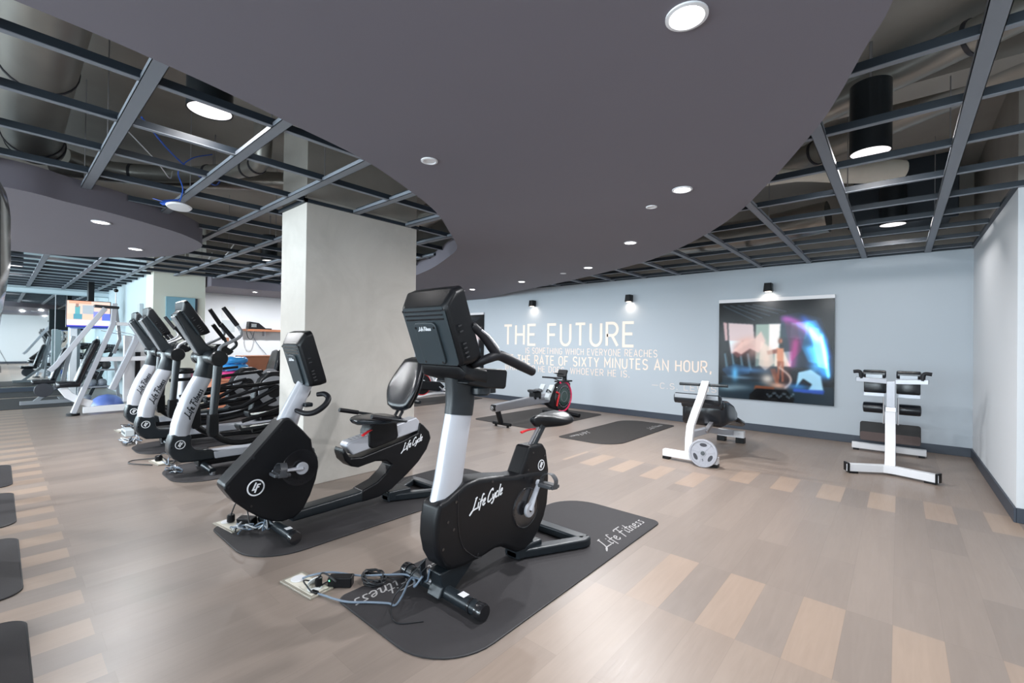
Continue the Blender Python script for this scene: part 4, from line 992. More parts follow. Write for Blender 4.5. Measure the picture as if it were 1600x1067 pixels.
# ================================================================== ELLIPTICALS
def make_elliptical(label):
    x = EX[0]
    t = thing('elliptical_trainer', (x, 2.0, .008), label, 'elliptical trainer', 'elliptical trainers in a row')
    o = part(t, 'base_cover', prism([(1.125, .425), (1.10, .34), (1.098, .25), (1.135, .185), (1.20, .135), (1.30, .125), (1.49, .120), (1.49, .205), (1.45, .228), (1.33, .24), (1.295, .275), (1.285, .34), (1.285, .40)], x-.085, x+.085), BLK2, .022)
    part(t, 'round_emblem', emblem(lambda a, b, n: (x+.0855+n, 1.19+a, .318+b), .040), INK, parent=o)
    part(t, 'screw_heads', [screw(x+.0855, 1.12, .30, .007)], GLB, parent=o)
    part(t, 'silver_rail', prism([(1.47, .20), (1.49, .125), (3.05, .115), (3.08, .18), (3.05, .205)], x-.085, x+.085), SIL, .012)
    part(t, 'under_rail', box(x-.06, x+.06, 1.35, 3.0, .065, .12), BLK, .01)
    o = part(t, 'front_stabiliser', [tube([(x-.26, 1.42, .05), (x-.12, 1.40, .075), (x+.12, 1.40, .075), (x+.26, 1.42, .05)], [.03, .036, .036, .03], 14)], BLK2)
    part(t, 'levelling_foot', [disc((x+s*.24, 1.43, 0.008), .028, .03, n=16) for s in (-1, 1)], STL, parent=o)
    part(t, 'rear_stabiliser', [tube([(x-.26, 2.98, .045), (x, 2.98, .07), (x+.26, 2.98, .045)], .036, 14)], BLK2)
    cs = [(1.20, .40), (1.212, .50), (1.245, .62), (1.29, .75), (1.345, .88), (1.392, .975)]
    p = part(t, 'post_tube', loft(postrings(cs, .085, [.080, .083, .084, .084, .080, .076], x, 28, .7)), SIL, ang=50)
    part(t, 'side_script', script('Life Fitness', .058, .009, lambda a, b, n: (x+.0862+n, 1.262+a*.40-b*.90, .575+a*.92+b*.42), .0012, .29, .2), INKB, parent=p)
    part(t, 'upper_post', loft(postrings([(1.388, .968), (1.405, 1.04), (1.415, 1.12), (1.40, 1.20)], [.088, .088, .085, .075], [.080, .076, .070, .060], x, 28, .7)), BLK2, ang=50)
    part(t, 'console_arm', prism([(1.335, 1.195), (1.47, 1.20), (1.45, 1.27), (1.40, 1.31), (1.22, 1.60), (1.17, 1.645), (1.135, 1.60)], x-.085, x+.085), BLK2, .018)
    part(t, 'arm_back_plate', prism([(1.325, 1.215), (1.337, 1.22), (1.135, 1.585), (1.120, 1.575)], x-.06, x+.06), SILD, .006)
    bike_console(t, x, (1.165, 1.655), (1.335, 1.395), .085, .165)
    part(t, 'accessory_tray', prism([(1.42, 1.19), (1.46, 1.30), (1.52, 1.315), (1.64, 1.235), (1.60, 1.20), (1.48, 1.17)], x-.14, x+.14), BLK, .02)
    for s in (-1, 1):
        part(t, 'pivot_hub', [lathe([(.062, 0), (.066, .01), (.066, .16), (.058, .20)], (x+s*.07 if s > 0 else x-.07, 1.425, 1.175), (V(0, 1, 0), V(0, 0, 1)*s, V(s, 0, 0)), 28)], BLK2)
        part(t, 'pivot_cap', lathe([(.075, 0), (.078, .012), (.078, .075), (.070, .088), (0, .09)], (x+s*.265, 1.44, 1.17), (V(0, 1, 0), V(0, 0, 1)*s, V(s, 0, 0)), 32), BLK)
        part(t, 'swing_arm', [tube([(x+s*.30, 1.445, 1.15), (x+s*.30, 1.43, .95), (x+s*.30, 1.405, .60)], [.042, .038, .036], 16)], BLK2)
        part(t, 'arm_sleeve', [prism([(1.36, .62), (1.445, .63), (1.45, .43), (1.42, .395), (1.37, .40), (1.355, .45)], x+s*.30-.042, x+s*.30+.042)], BLK, .014)
        dz = .06*s
        part(t, 'foot_link', [tube([(x+s*.30, 1.41, .43), (x+s*.295, 1.50, .35), (x+s*.28, 1.62, .305), (x+s*.26, 1.80, .30), (x+s*.25, 2.2, .32+dz*.5), (x+s*.24, 2.62, .46+dz)], [.034, .03, .028, .028, .028, .03], 14, 5)], BLK)
        mh = part(t, 'moving_handle', tube([(x+s*.29, 1.445, 1.22), (x+s*.29, 1.465, 1.285), (x+s*.29, 1.55, 1.335), (x+s*.28, 1.63, 1.385), (x+s*.265, 1.655, 1.44), (x+s*.25, 1.62, 1.51)], .0165, 14, 5), SILD)
        part(t, 'foam_grip', tube([(x+s*.25, 1.622, 1.505), (x+s*.22, 1.50, 1.685)], [.023, .021], 16), GRIP, parent=mh)
        fh = part(t, 'fixed_handle', tube([(x+s*.06, 1.50, 1.22), (x+s*.11, 1.58, 1.235), (x+s*.15, 1.645, 1.30), (x+s*.15, 1.625, 1.365)], .015, 12, 5), BLK2)
        part(t, 'foam_grip', tube([(x+s*.15, 1.625, 1.36), (x+s*.13, 1.505, 1.52)], .021, 14), GRIP, parent=fh)
        py, pz = (1.86, .42) if s > 0 else (2.05, .50)
        fp = part(t, 'foot_plate', [prism([(py-.20, pz+.02), (py-.18, pz-.015), (py+.17, pz+.0), (py+.20, pz+.05), (py+.18, pz+.05), (py+.15, pz+.025), (py-.17, pz+.015), (py-.185, pz+.05), (py-.20, pz+.05)], x+s*.155-.075, x+s*.155+.075)], BLK2, .010)
        part(t, 'pedal_arm', tube([(x+s*.15, py-.05, pz-.03), (x+s*.17, py+.35, pz+.02), (x+s*.17, 2.66, .60+.08*s)], [.030, .028, .028], 12, flat=1.1), BLK)
        part(t, 'upper_link', tube([(x+s*.19, 1.47, .82), (x+s*.2, 2.0, .84), (x+s*.2, 2.60, .90)], .022, 10) if s < 0 else tube([(x+s*.19, 1.7, .50), (x+s*.2, 2.2, .62), (x+s*.2, 2.60, .72)], .022, 10), BLK)
    dh = part(t, 'drive_housing', prism([(2.42, .21), (2.36, .34), (2.40, .62), (2.48, .80), (2.60, .90), (2.78, .90), (2.92, .78), (3.00, .60), (3.02, .30), (2.98, .21)], x-.085, x+.085), BLK, .03)
    for s in (-1, 1):
        part(t, 'drive_disc', lathe([(.10, 0), (.215, 0), (.22, .006), (.215, .012), (.10, .012)], (x+s*.088, 2.66, .62), (V(0, 1, 0), V(0, 0, 1)*s, V(s, 0, 0)), 40, False), SILD, parent=dh)
    return t
el = make_elliptical('nearest elliptical trainer of the row, silver post with black script, left of the pillar')
for k, lb in ((1, 'middle elliptical trainer of the row, partly behind the nearest one'), (2, 'farthest elliptical trainer of the row, beside the white weight machine')):
    c = copy_tree(el); c.location.x += EX[k]-EX[0]; c.location.y += EY[k]; c['label'] = lb

# ================================================================== FLOOR OUTLETS, PLUGS, CABLES
def floor_outlet(cx, cy, ang, label, sx=.30, sy=.135, group='floor outlet plates'):
    t = thing('floor_outlet', (cx, cy, 0), label, 'floor outlet', group)
    part(t, 'frame', obox((cx, cy, .006), (sx, sy, .012), rz=ang), OUTM, .003)
    part(t, 'cover_plate', obox((cx, cy, .0125), (sx-.04, sy-.035, .003), rz=ang), OUTL, .001)
    for k in (-.27, .27):
        c, s_ = math.cos(ang)*k*sx, math.sin(ang)*k*sx
        part(t, 'outlet_cap', disc((cx+c, cy+s_, .013), .038, .006, n=24, bev=.002), WHT if k < 0 else PAPER)
    return t
floor_outlet(-2.465, 1.135, .12, 'cream floor outlet plate with open cap beside the upright bike mat')
floor_outlet(-3.655, 1.135, .12, 'cream floor outlet plate in front of the recumbent bike')
floor_outlet(-6.12, 1.19, .1, 'cream floor outlet plate beside the nearest elliptical')
floor_outlet(-8.62, 1.22, .1, 'pale floor outlet beside the farthest elliptical', .24)
t = thing('flip_cap', (-2.41, 1.155, .018), 'round cap flipped open on the floor outlet by the upright bike', 'outlet cap')
part(t, 'cap', lathe([(0, 0), (.034, .002), (.036, .008), (.030, .010), (0, .008)], (-2.41, 1.15, .045), (V(0, 1, 0), V(.6, 0, .8), V(.8, 0, -.6)), 24), PAPER)
part(t, 'hinge', box(-2.425, -2.385, 1.125, 1.175, .015, .03), OUTM, .003)
t = thing('power_adapter', (-2.33, 1.25, 0), 'black power adapter brick with a green light near the outlet plate', 'power adapter')
part(t, 'case', obox((-2.325, 1.262, .030), (.13, .055, .055), rz=.75), BLK, .006)
part(t, 'status_light', xform(disc((0, 0, 0), .004, .002, n=10), Matrix.Translation((-2.345, 1.205, .044)) @ Matrix.Rotation(pi/2, 4, 'X')), LED)
t = thing('plug', (-2.395, 1.20, .018), 'black plug standing in the outlet plate by the upright bike', 'plug')
part(t, 'plug_body', disc((-2.385, 1.165, .018), .019, .050, n=16, bev=.005), BLK)
part(t, 'cord_stub', tube([(-2.385, 1.165, .066), (-2.375, 1.18, .085), (-2.35, 1.20, .075), (-2.30, 1.22, .05)], .0045, 8, 5), WIREB)
t = thing('plug', (-2.35, 1.115, 0), 'small black connector lying on the floor before the adapter', 'plug')
part(t, 'plug_body', obox((-2.345, 1.125, .012), (.045, .022, .022), rz=.3), BLK, .005)
CB = 'cables of the upright bike'
cable('grey blue cable running from the outlet over the mat to the bike', [(-2.52, 1.14, .022), (-2.46, 1.17, .05), (-2.40, 1.25, .055), (-2.28, 1.35, .04), (-2.17, 1.45, .045), (-2.08, 1.52, .05), (-1.98, 1.50, .06), (-1.90, 1.44, .08), (-1.86, 1.46, .14)], .0055, WIRE, CB)
cable('grey cable looping along the front mat edge to the stabiliser', [(-2.34, 1.125, .012), (-2.28, 1.15, .01), (-2.21, 1.165, .014), (-2.13, 1.20, .014), (-2.05, 1.27, .014), (-1.97, 1.33, .014), (-1.93, 1.345, .014), (-1.95, 1.40, .03), (-1.98, 1.48, .08), (-1.93, 1.52, .07), (-1.87, 1.50, .10), (-1.84, 1.49, .17)], .0055, WIRE, CB)
cable('thin black cable dangling from the upright bike front', [(-1.82, 1.45, .25), (-1.86, 1.42, .19), (-1.93, 1.40, .10), (-1.96, 1.36, .04), (-1.90, 1.30, .012), (-1.80, 1.27, .012), (-1.72, 1.36, .012)], .003, WIREB, CB)
cable('black cable arc between plug and adapter', [(-2.42, 1.16, .03), (-2.44, 1.11, .05), (-2.39, 1.10, .045), (-2.345, 1.12, .016), (-2.38, 1.19, .02), (-2.36, 1.24, .04)], .004, WIREB, CB)
g = []
P_ = []
for i in range(120):
    a = i*.42; P_.append((-2.22+.075*math.cos(a)*(1+.12*math.sin(i*.7)), 1.40+.050*math.sin(a)+.01*math.sin(i*1.3), .018+.028*(.5+.5*math.sin(i*.33))))
cable('coiled bundle of black cable lying on the mat edge', P_, .0045, WIREB, CB, 'cable_coil', 2)
cable('black cable leaving the coil towards the stabiliser', [(-2.20, 1.44, .03), (-2.12, 1.50, .02), (-2.08, 1.60, .03), (-2.0, 1.60, .05), (-1.90, 1.52, .08), (-1.85, 1.47, .16)], .004, WIREB, CB)
for i, (a, b) in enumerate(((-1.98, 1.555), (-1.90, 1.50))):
    single('cable_clip', obox((a, b, .115), (.004, .055, .065), rz=.4), TEED, ['dark square cable tag standing behind the stabiliser', 'second dark square cable tag beside the first'][i], 'cable tag', 'cable tags')
single('cable_end', obox((-1.865, 1.525, .09), (.03, .014, .012), rz=.6), WHT, 'small white connector on the upright bike cable', 'connector', bev=.002)
CR_ = 'cables of the recumbent bike'
t = thing('plug', (-3.70, 1.13, .018), 'black plug in the outlet plate by the recumbent bike', 'plug')
part(t, 'plug_body', disc((-3.70, 1.14, .018), .026, .055, n=16, bev=.006), BLK)
part(t, 'cord_stub', tube([(-3.70, 1.14, .07), (-3.68, 1.17, .16), (-3.60, 1.20, .175), (-3.52, 1.19, .13), (-3.42, 1.17, .06)], .005, 8, 5), WIREB)
t = thing('power_adapter', (-3.58, 1.22, .0), 'black power adapter lying behind the recumbent bike outlet', 'power adapter')
part(t, 'case', obox((-3.56, 1.20, .045), (.12, .06, .06), rz=.6, rx=.15), BLK, .006)
for k, (m_, lb) in enumerate(((WIRE, 'grey cable under the recumbent bike nose'), (WIREW, 'pale cable under the recumbent bike nose'), (WIREB, 'black cable tangled at the recumbent bike nose'), (WIRE, 'second grey cable looping beside the recumbent stabiliser'))):
    P_ = [(-3.58+.05*k, 1.10, .02)]
    for i in range(7): P_.append((-3.50+.03*i+.03*random.uniform(-1, 1), 1.12+.02*i+.045*random.uniform(-1, 1), .03+.05*random.random()))
    P_.append((-3.27+.01*k, 1.22, .15))
    cable(lb, P_, .005, m_, CR_)
def tangle(cx, cy, n, sx, sy, label, cols, group, name='cable_tangle'):
    for j in range(n):
        P_ = [(cx+random.uniform(-1, 1)*sx, cy+random.uniform(-1, 1)*sy, .012+.05*random.random()) for i in range(7)]
        cable(label[j], P_, .005, cols[j % len(cols)], group, name)
G_ = 'cables in front of the ellipticals'
cable('thin black cable arc on the floor left of the nearest outlet', [(-6.02, 1.10, .01), (-6.25, .95, .012), (-6.38, .99, .012), (-6.30, 1.14, .02), (-6.12, 1.21, .05)], .006, WIREB, G_)
t = thing('plug', (-6.16, 1.18, .015), 'black round plug in the outlet beside the nearest elliptical', 'plug')
part(t, 'plug_body', disc((-6.16, 1.18, .016), .035, .055, n=16, bev=.008), BLK)
part(t, 'cord_stub', tube([(-6.16, 1.18, .065), (-6.1, 1.22, .10), (-5.98, 1.27, .07), (-5.9, 1.32, .02)], .006, 8, 5), WIREB)
tangle(-5.95, 1.26, 3, .15, .07, ['black cable loop across the nearest elliptical outlet', 'grey cable loop across the nearest elliptical outlet', 'short black cable by the nearest elliptical outlet'], [WIREB, WIRE], G_)
tangle(-5.55, 1.17, 4, .10, .07, ['grey cable hanging at the foot of the nearest elliptical', 'black cable tangled at the foot of the nearest elliptical', 'white cable curled at the foot of the nearest elliptical', 'blue grey cable at the foot of the nearest elliptical'], [WIRE, WIREB, WIREW], G_)
tangle(-7.55, 1.15, 6, .26, .10, ['black cable in the tangle by the middle elliptical', 'white cable in the tangle by the middle elliptical', 'grey cable in the tangle by the middle elliptical', 'second black cable in the tangle by the middle elliptical', 'second white cable in the tangle by the middle elliptical', 'second grey cable in the tangle by the middle elliptical'], [WIREB, WIREW, WIRE], G_)
tangle(-8.72, 1.30, 3, .16, .08, ['black cable over the far floor outlet', 'white cable over the far floor outlet', 'grey cable over the far floor outlet'], [WIREB, WIREW, WIRE], G_)
t = thing('power_box', (-8.2, 1.22, 0), 'pale grey rectangular power box on the floor before the farthest elliptical', 'power box')
part(t, 'case', box(-8.36, -8.06, 1.17, 1.27, 0, .085), GREYP, .006)
part(t, 'socket_row', [box(-8.33+.07*i, -8.29+.07*i, 1.168, 1.171, .03, .06) for i in range(4)], BLK)

# ================================================================== ROWING MACHINE
rx = -4.9
rw = thing('rowing_machine', (rx, 6.3, .008), 'silver-railed rowing machine with a red-rimmed flywheel near the lettered wall', 'rowing machine')
part(rw, 'rail', prism([(5.22, .262), (5.20, .325), (5.22, .380), (6.66, .455), (6.70, .33), (6.66, .285)], rx-.05, rx+.05), STL, .014)
ec = part(rw, 'rail_end_cap', prism([(5.185, .30), (5.18, .33), (5.20, .375), (5.24, .378), (5.24, .285), (5.21, .28)], rx-.048, rx+.048), BLK, .01)
part(rw, 'end_logo', [xform(emblem(lambda a, b, n: (a, -n, b), .028), Matrix.Translation((rx, 5.178, .33)))], INK, parent=ec)
part(rw, 'rear_leg', [prism([(5.27, .29), (5.35, .29), (5.44, .05), (5.37, .05)], rx-.028, rx+.028), box(rx-.02, rx+.02, 5.27, 5.52, .268, .292)], BLK, .006)
part(rw, 'rear_foot', [tube([(rx-.19, 5.42, .05), (rx+.19, 5.42, .05)], .026, 14), disc((rx-.13, 5.42, .0), .022, .03, n=12), disc((rx+.13, 5.42, .0), .022, .03, n=12)], BLK)
st = part(rw, 'seat', [loft([sell(rx, 6.16+.26*i/8, .525+.008*math.sin(i), .13*math.sqrt(max(.15, 1-((i-4)/4.6)**2)), .022, V(1, 0, 0), V(0, 0, 1), 20, .7) for i in range(9)])], VIN, ang=50)
part(rw, 'seat_carriage', [box(rx-.06, rx+.06, 6.20, 6.40, .41, .505), disc((rx-.068, 6.24, .40), .02, .136, 'x', 14), disc((rx-.068, 6.37, .40), .02, .136, 'x', 14)], BLK, .006, parent=st)
for s in (-1, 1):
    fr = part(rw, 'footrest', prism([(6.50, .36), (6.53, .345), (6.69, .60), (6.66, .62), (6.49, .40)], rx+s*.10-.05, rx+s*.10+.05), GREYP, .008)
    part(rw, 'foot_strap', tube([(rx+s*.10-.055, 6.57, .49), (rx+s*.10, 6.54, .535), (rx+s*.10+.055, 6.57, .49)], .012, 8, 4), BLK, parent=fr)
part(rw, 'front_housing', prism([(6.60, .34), (6.70, .46), (6.86, .52), (6.98, .62), (7.28, .66), (7.36, .60), (7.30, .08), (7.12, .07), (6.78, .16), (6.62, .25)], rx-.045, rx+.045), BLK, .012)
fl = part(rw, 'flywheel_cage', [lathe([(.265, -.055), (.272, -.04), (.272, .04), (.265, .055), (.05, .062), (0, .062)], (rx, 7.09, .365), 'x', 48), lathe([(.265, -.055), (0, -.055)], (rx, 7.09, .365), 'x', 48)], GLB)
part(rw, 'red_rim', [tube([(rx+.05, 7.09+.282*math.cos(a), .365+.282*math.sin(a)) for a in [-2.0+3.9*i/30 for i in range(31)]], .020, 10)], PINK, parent=fl)
part(rw, 'red_spoke', [tube([(rx+.065, 7.09-.26*math.cos(.5), .365+.10), (rx+.07, 6.94, .42), (rx+.068, 6.90, .30), (rx+.065, 6.88, .20)], .016, 8, 4)], RED, parent=fl)
part(rw, 'green_water', [disc((rx+.060, 7.12, .365), .17, .006, 'x', 36)], mat('dark_green_water', s2l(46, 66, 60), .1), parent=fl)
part(rw, 'cage_rings', [torus((rx+.064, 7.12, .365), .10, .005, 'x', 30, 6), torus((rx+.064, 7.12, .365), .20, .004, 'x', 36, 6)]+[disc((rx+.062, 7.12+.20*math.cos(a), .365+.20*math.sin(a)), .010, .006, 'x', 8) for a in [i*pi/9 for i in range(18)]], SILD, parent=fl)  # silver rings and small studs on the flywheel cage face
part(rw, 'front_foot', [tube([(rx-.42, 7.10, .04), (rx-.2, 7.12, .05), (rx+.2, 7.12, .05), (rx+.42, 7.10, .04)], .036, 14), box(rx-.05, rx+.05, 6.95, 7.28, .04, .10)], BLK)
part(rw, 'handle', [tube([(rx-.22, 6.80, .735), (rx+.22, 6.80, .735)], .016, 12), tube([(rx, 6.80, .735), (rx, 7.02, .67)], .010, 8)], GRIP)
hd = part(rw, 'monitor_post', [box(rx-.03, rx+.03, 7.18, 7.26, .62, .80), box(rx-.09, rx+.09, 7.00, 7.36, .635, .665)], BLK, .008)
part(rw, 'monitor', obox((rx, 7.14, .80), (.20, .045, .15), rx=-.5), BLK, .010)
part(rw, 'phone_ledge', obox((rx, 7.02, .80), (.17, .10, .012), rx=-.25), BLK, .003)

# ================================================================== INDOOR CYCLES by the back wall
def indoor_cycle(cx, label):
    t = thing('indoor_cycle', (cx, 6.8, .008), label, 'exercise bike', 'indoor cycles in a row')
    part(t, 'main_frame', [tube([(cx, 6.15, .11), (cx, 6.75, .17), (cx, 7.3, .12)], .035, 12, 4), tube([(cx, 7.15, .15), (cx, 6.72, .45), (cx, 6.55, .78)], .035, 12), tube([(cx, 6.25, .35), (cx, 6.75, .42), (cx, 7.10, .80)], .032, 12)], WHT)
    part(t, 'front_stabiliser', tube([(cx-.27, 6.12, .045), (cx+.27, 6.12, .045)], .035, 12), BLK2)
    part(t, 'rear_stabiliser', tube([(cx-.25, 7.32, .045), (cx+.25, 7.32, .045)], .035, 12), BLK2)
    w = part(t, 'flywheel', [disc((cx-.03, 6.38, .40), .25, .06, 'x', 40, .01)], BLK)
    part(t, 'red_rim', torus((cx+.025, 6.38, .40), .235, .010, 'x', 40, 8), RED, parent=w)
    part(t, 'white_ring_mark', tube([(cx+.034, 6.38+.075*math.cos(a), .42+.075*math.sin(a)) for a in [.6+5.0*i/24 for i in range(25)]], .014, 8), INK, parent=w)
    part(t, 'chain_guard', prism([(6.30, .30), (6.30, .50), (6.85, .44), (7.0, .32), (6.85, .22)], cx+.045, cx+.085), BLK, .02)
    part(t, 'crank_arm', tube([(cx+.09, 6.82, .33), (cx+.10, 6.95, .22)], .014, 8), SIL)
    part(t, 'pedal', box(cx+.10, cx+.19, 6.91, 7.0, .205, .225), BLK, .004)
    part(t, 'seat_post', tube([(cx, 7.10, .78), (cx, 7.15, .92)], .022, 12), SIL)
    part(t, 'saddle', [(v, f) for v, f in [saddle(cx, 7.0, .95, .28, .09)]], VIN)
    part(t, 'bar_post', tube([(cx, 6.55, .78), (cx, 6.48, .98)], .022, 12), SIL)
    part(t, 'handlebar', [tube([(cx-.2, 6.40, 1.10), (cx-.17, 6.34, 1.04), (cx-.12, 6.50, 1.0), (cx+.12, 6.50, 1.0), (cx+.17, 6.34, 1.04), (cx+.2, 6.40, 1.10)], .016, 10, 4)], GRIP)
    part(t, 'brake_knob', tube([(cx, 6.62, .66), (cx, 6.68, .72)], .022, 10), RED)
    return t
ic = indoor_cycle(-8.25, 'white-framed indoor cycle glimpsed between recumbent backrest and upright bike post, nearer one')
c = copy_tree(ic); c.location.x -= 1.45; c['label'] = 'white-framed indoor cycle farther behind, beside the pillar edge'

# ================================================================== AB BENCH with weight plate
b1 = thing('ab_bench', (-1.83, 6.1, 0), 'white and black decline ab bench with a weight plate against its foot', 'exercise bench')
part(b1, 'front_foot', box(-2.145, -1.52, 5.26, 5.34, .035, .115), WHT, .006)
part(b1, 'foot_pads', [box(-2.145, -2.07, 5.26, 5.35, 0, .035), box(-1.60, -1.52, 5.26, 5.35, 0, .035)], BLK, .004)
def flatbar(pts, w, h, ux=V(1, 0, 0)):
    P = [Vector(p) for p in pts]; R_ = []
    for i, p in enumerate(P):
        d = (P[min(i+1, len(P)-1)]-P[max(i-1, 0)]).normalized(); side = ux; n_ = d.cross(side).normalized()
        R_.append([p+side*a+n_*b for a, b in ((-w/2, -h/2), (w/2, -h/2), (w/2, h/2), (-w/2, h/2))])
    return loft(R_)
po = part(b1, 'front_post', flatbar([(-1.845, 5.30, .11), (-1.845, 5.31, .28), (-1.838, 5.33, .42), (-1.815, 5.40, .56), (-1.775, 5.50, .76), (-1.745, 5.56, .935)], .085, .05), WHT, .005)
part(b1, 'spec_label', obox((-1.798, 5.405, .62), (.045, .002, .15), rx=-.35, ry=.12), INKG, parent=po)
hb = part(b1, 'handle_bar', tube([(-2.06, 5.57, .888), (-1.50, 5.57, .895)], .017, 14), BLK2)
rp = part(b1, 'leg_roller', [loft([sell(x_, 5.70, .70, .055 if e_ else .035, .065 if e_ else .045, V(0, 1, 0), V(0, 0, 1), 20, .7) for x_, e_ in ((-2.17, 0), (-2.155, 1), (-1.625, 1), (-1.61, 0))])], VIN, ang=50)
part(b1, 'roller_bracket', [obox((-1.885, 5.635, .735), (.52, .012, .05))], SILD, .003, parent=rp)
part(b1, 'second_roller', [loft([sell(x_, 5.90, .62, .05 if e_ else .03, .055 if e_ else .035, V(0, 1, 0), V(0, 0, 1), 20, .7) for x_, e_ in ((-2.15, 0), (-2.135, 1), (-1.645, 1), (-1.63, 0))])], VIN, ang=50)
part(b1, 'backrest', loft([[V(-1.885+a, y, zc+b) for a, b in rrect(-w, w, -h, h, .05, 5)] for y, zc, w, h in [(5.86, .50, .22, .11), (5.90, .50, .255, .15), (6.10, .51, .265, .155), (6.34, .47, .265, .12), (6.52, .42, .25, .08), (6.56, .40, .20, .05)]]), VIN, ang=50)
part(b1, 'main_beam', flatbar([(-1.84, 5.33, .32), (-1.83, 5.9, .30), (-1.81, 6.6, .17), (-1.80, 6.95, .12)], .07, .07), SIL, .005)
part(b1, 'beam_strut', flatbar([(-1.80, 5.75, .30), (-1.76, 5.9, .42)], .05, .04), STL, .003)
part(b1, 'seat_pad', loft([[V(-1.79+a, y, zc+b) for a, b in rrect(-w, w, -.035, .035, .03, 5)] for y, zc, w in [(6.60, .37, .12), (6.63, .36, .15), (6.95, .27, .15), (7.0, .25, .12)]]), VIN, ang=50)
rf = part(b1, 'rear_foot', box(-1.985, -1.635, 6.86, 6.94, .07, .165), WHT, .005)
part(b1, 'foot_caps', [box(-1.99, -1.88, 6.85, 6.95, 0, .075), box(-1.74, -1.63, 6.85, 6.95, 0, .075)], BLK, .004, parent=rf)
part(b1, 'info_label', box(-1.97, -1.90, 6.857, 6.859, .09, .145), INKG, parent=rf)
# plate leaning on the front foot
t = thing('weight_plate', (-1.655, 5.21, 0), 'round grey iron weight plate leaning against the ab bench foot', 'weight plate')
pr = .155
M_ = Matrix.Translation((-1.655, 5.205, pr)) @ Matrix.Rotation(-.12, 4, 'X')
def PX(g): return xform(g, M_)
o = part(t, 'plate_disc', [PX(lathe([(.0, -.012), (.027, -.013), (.030, -.013), (.034, -.006), (pr-.024, -.006), (pr-.020, -.015), (pr-.004, -.015), (pr, -.010), (pr, .014), (0, .014)], (0, 0, 0), (V(0, 0, 1), V(1, 0, 0), V(0, 1, 0)), 56))], IRON, ang=30)
for a in (pi/2, pi*7/6, pi*11/6):
    ca, sa = math.cos(a), math.sin(a)
    part(t, 'grip_hole', [PX(loft([[V(.092*ca+u*.040*sa+v*.020*ca, h, .092*sa-u*.040*ca+v*.020*sa) for u, v in [(math.cos(q), math.sin(q)) for q in [2*pi*i/20 for i in range(20)]]] for h in (-.0075, -.002)]))], DIRN, parent=o)
    part(t, 'raised_rib', [PX(obox((.085*math.cos(a+pi/3+d), -.0075, .085*math.sin(a+pi/3+d)), (.085, .004, .006), ry=-(a+pi/3+d))) for d in (-.33, .33)], IRON, parent=o)
part(t, 'centre_hole', PX(lathe([(.0, -.0135), (.024, -.0135), (.024, -.010), (0, -.010)], (0, 0, 0), (V(0, 0, 1), V(1, 0, 0), V(0, 1, 0)), 24)), GLB, parent=o)
part(t, 'cast_number', PX(caps('5', .022, .004, .2, lambda a, b, n: (-.005+a, -.0065-n, -.085+b), .002)), DIRN, parent=o)

# ================================================================== HYPEREXTENSION BENCH
b2 = thing('hyperextension_bench', (-.08, 6.8, 0), 'white and black hyperextension bench standing near the right corner', 'exercise bench')
ff = part(b2, 'front_foot', loft([[V(x_, y_+a, .060+b) for a, b in ((-.04, -.04), (.04, -.04), (.04, .04), (-.04, .04))] for x_, y_ in ((-.425, 6.10), (-.12, 6.30), (-.03, 6.30), (.305, 6.18))]), WHT, .006)
part(b2, 'foot_cap', [obox((-.425, 6.10, .065), (.02, .095, .095), rz=.5)], BLK, .004, parent=ff); part(b2, 'foot_cap', [obox((.305, 6.18, .065), (.02, .095, .095), rz=-.4)], BLK, .004, parent=ff)
part(b2, 'rubber_foot', [obox((-.38, 6.13, .010), (.09, .07, .02), rz=.5)], BLK, .004, parent=ff); part(b2, 'rubber_foot', [obox((.25, 6.20, .010), (.09, .07, .02), rz=-.3)], BLK, .004, parent=ff)
po = part(b2, 'main_post', flatbar([(-.067, 6.32, .08), (-.067, 6.45, .30), (-.070, 6.60, .60), (-.070, 6.62, .66)], .09, .06), WHT, .006)
part(b2, 'post_collar', box(-.115, -.02, 6.58, 6.66, .645, .70), STL, .004)
part(b2, 'upper_post', flatbar([(-.068, 6.62, .68), (-.068, 6.60, .99)], .075, .05), SIL, .005)
part(b2, 'pivot_bracket', [box(-.115, -.02, 6.31, 6.40, .085, .12)], STL, .003)
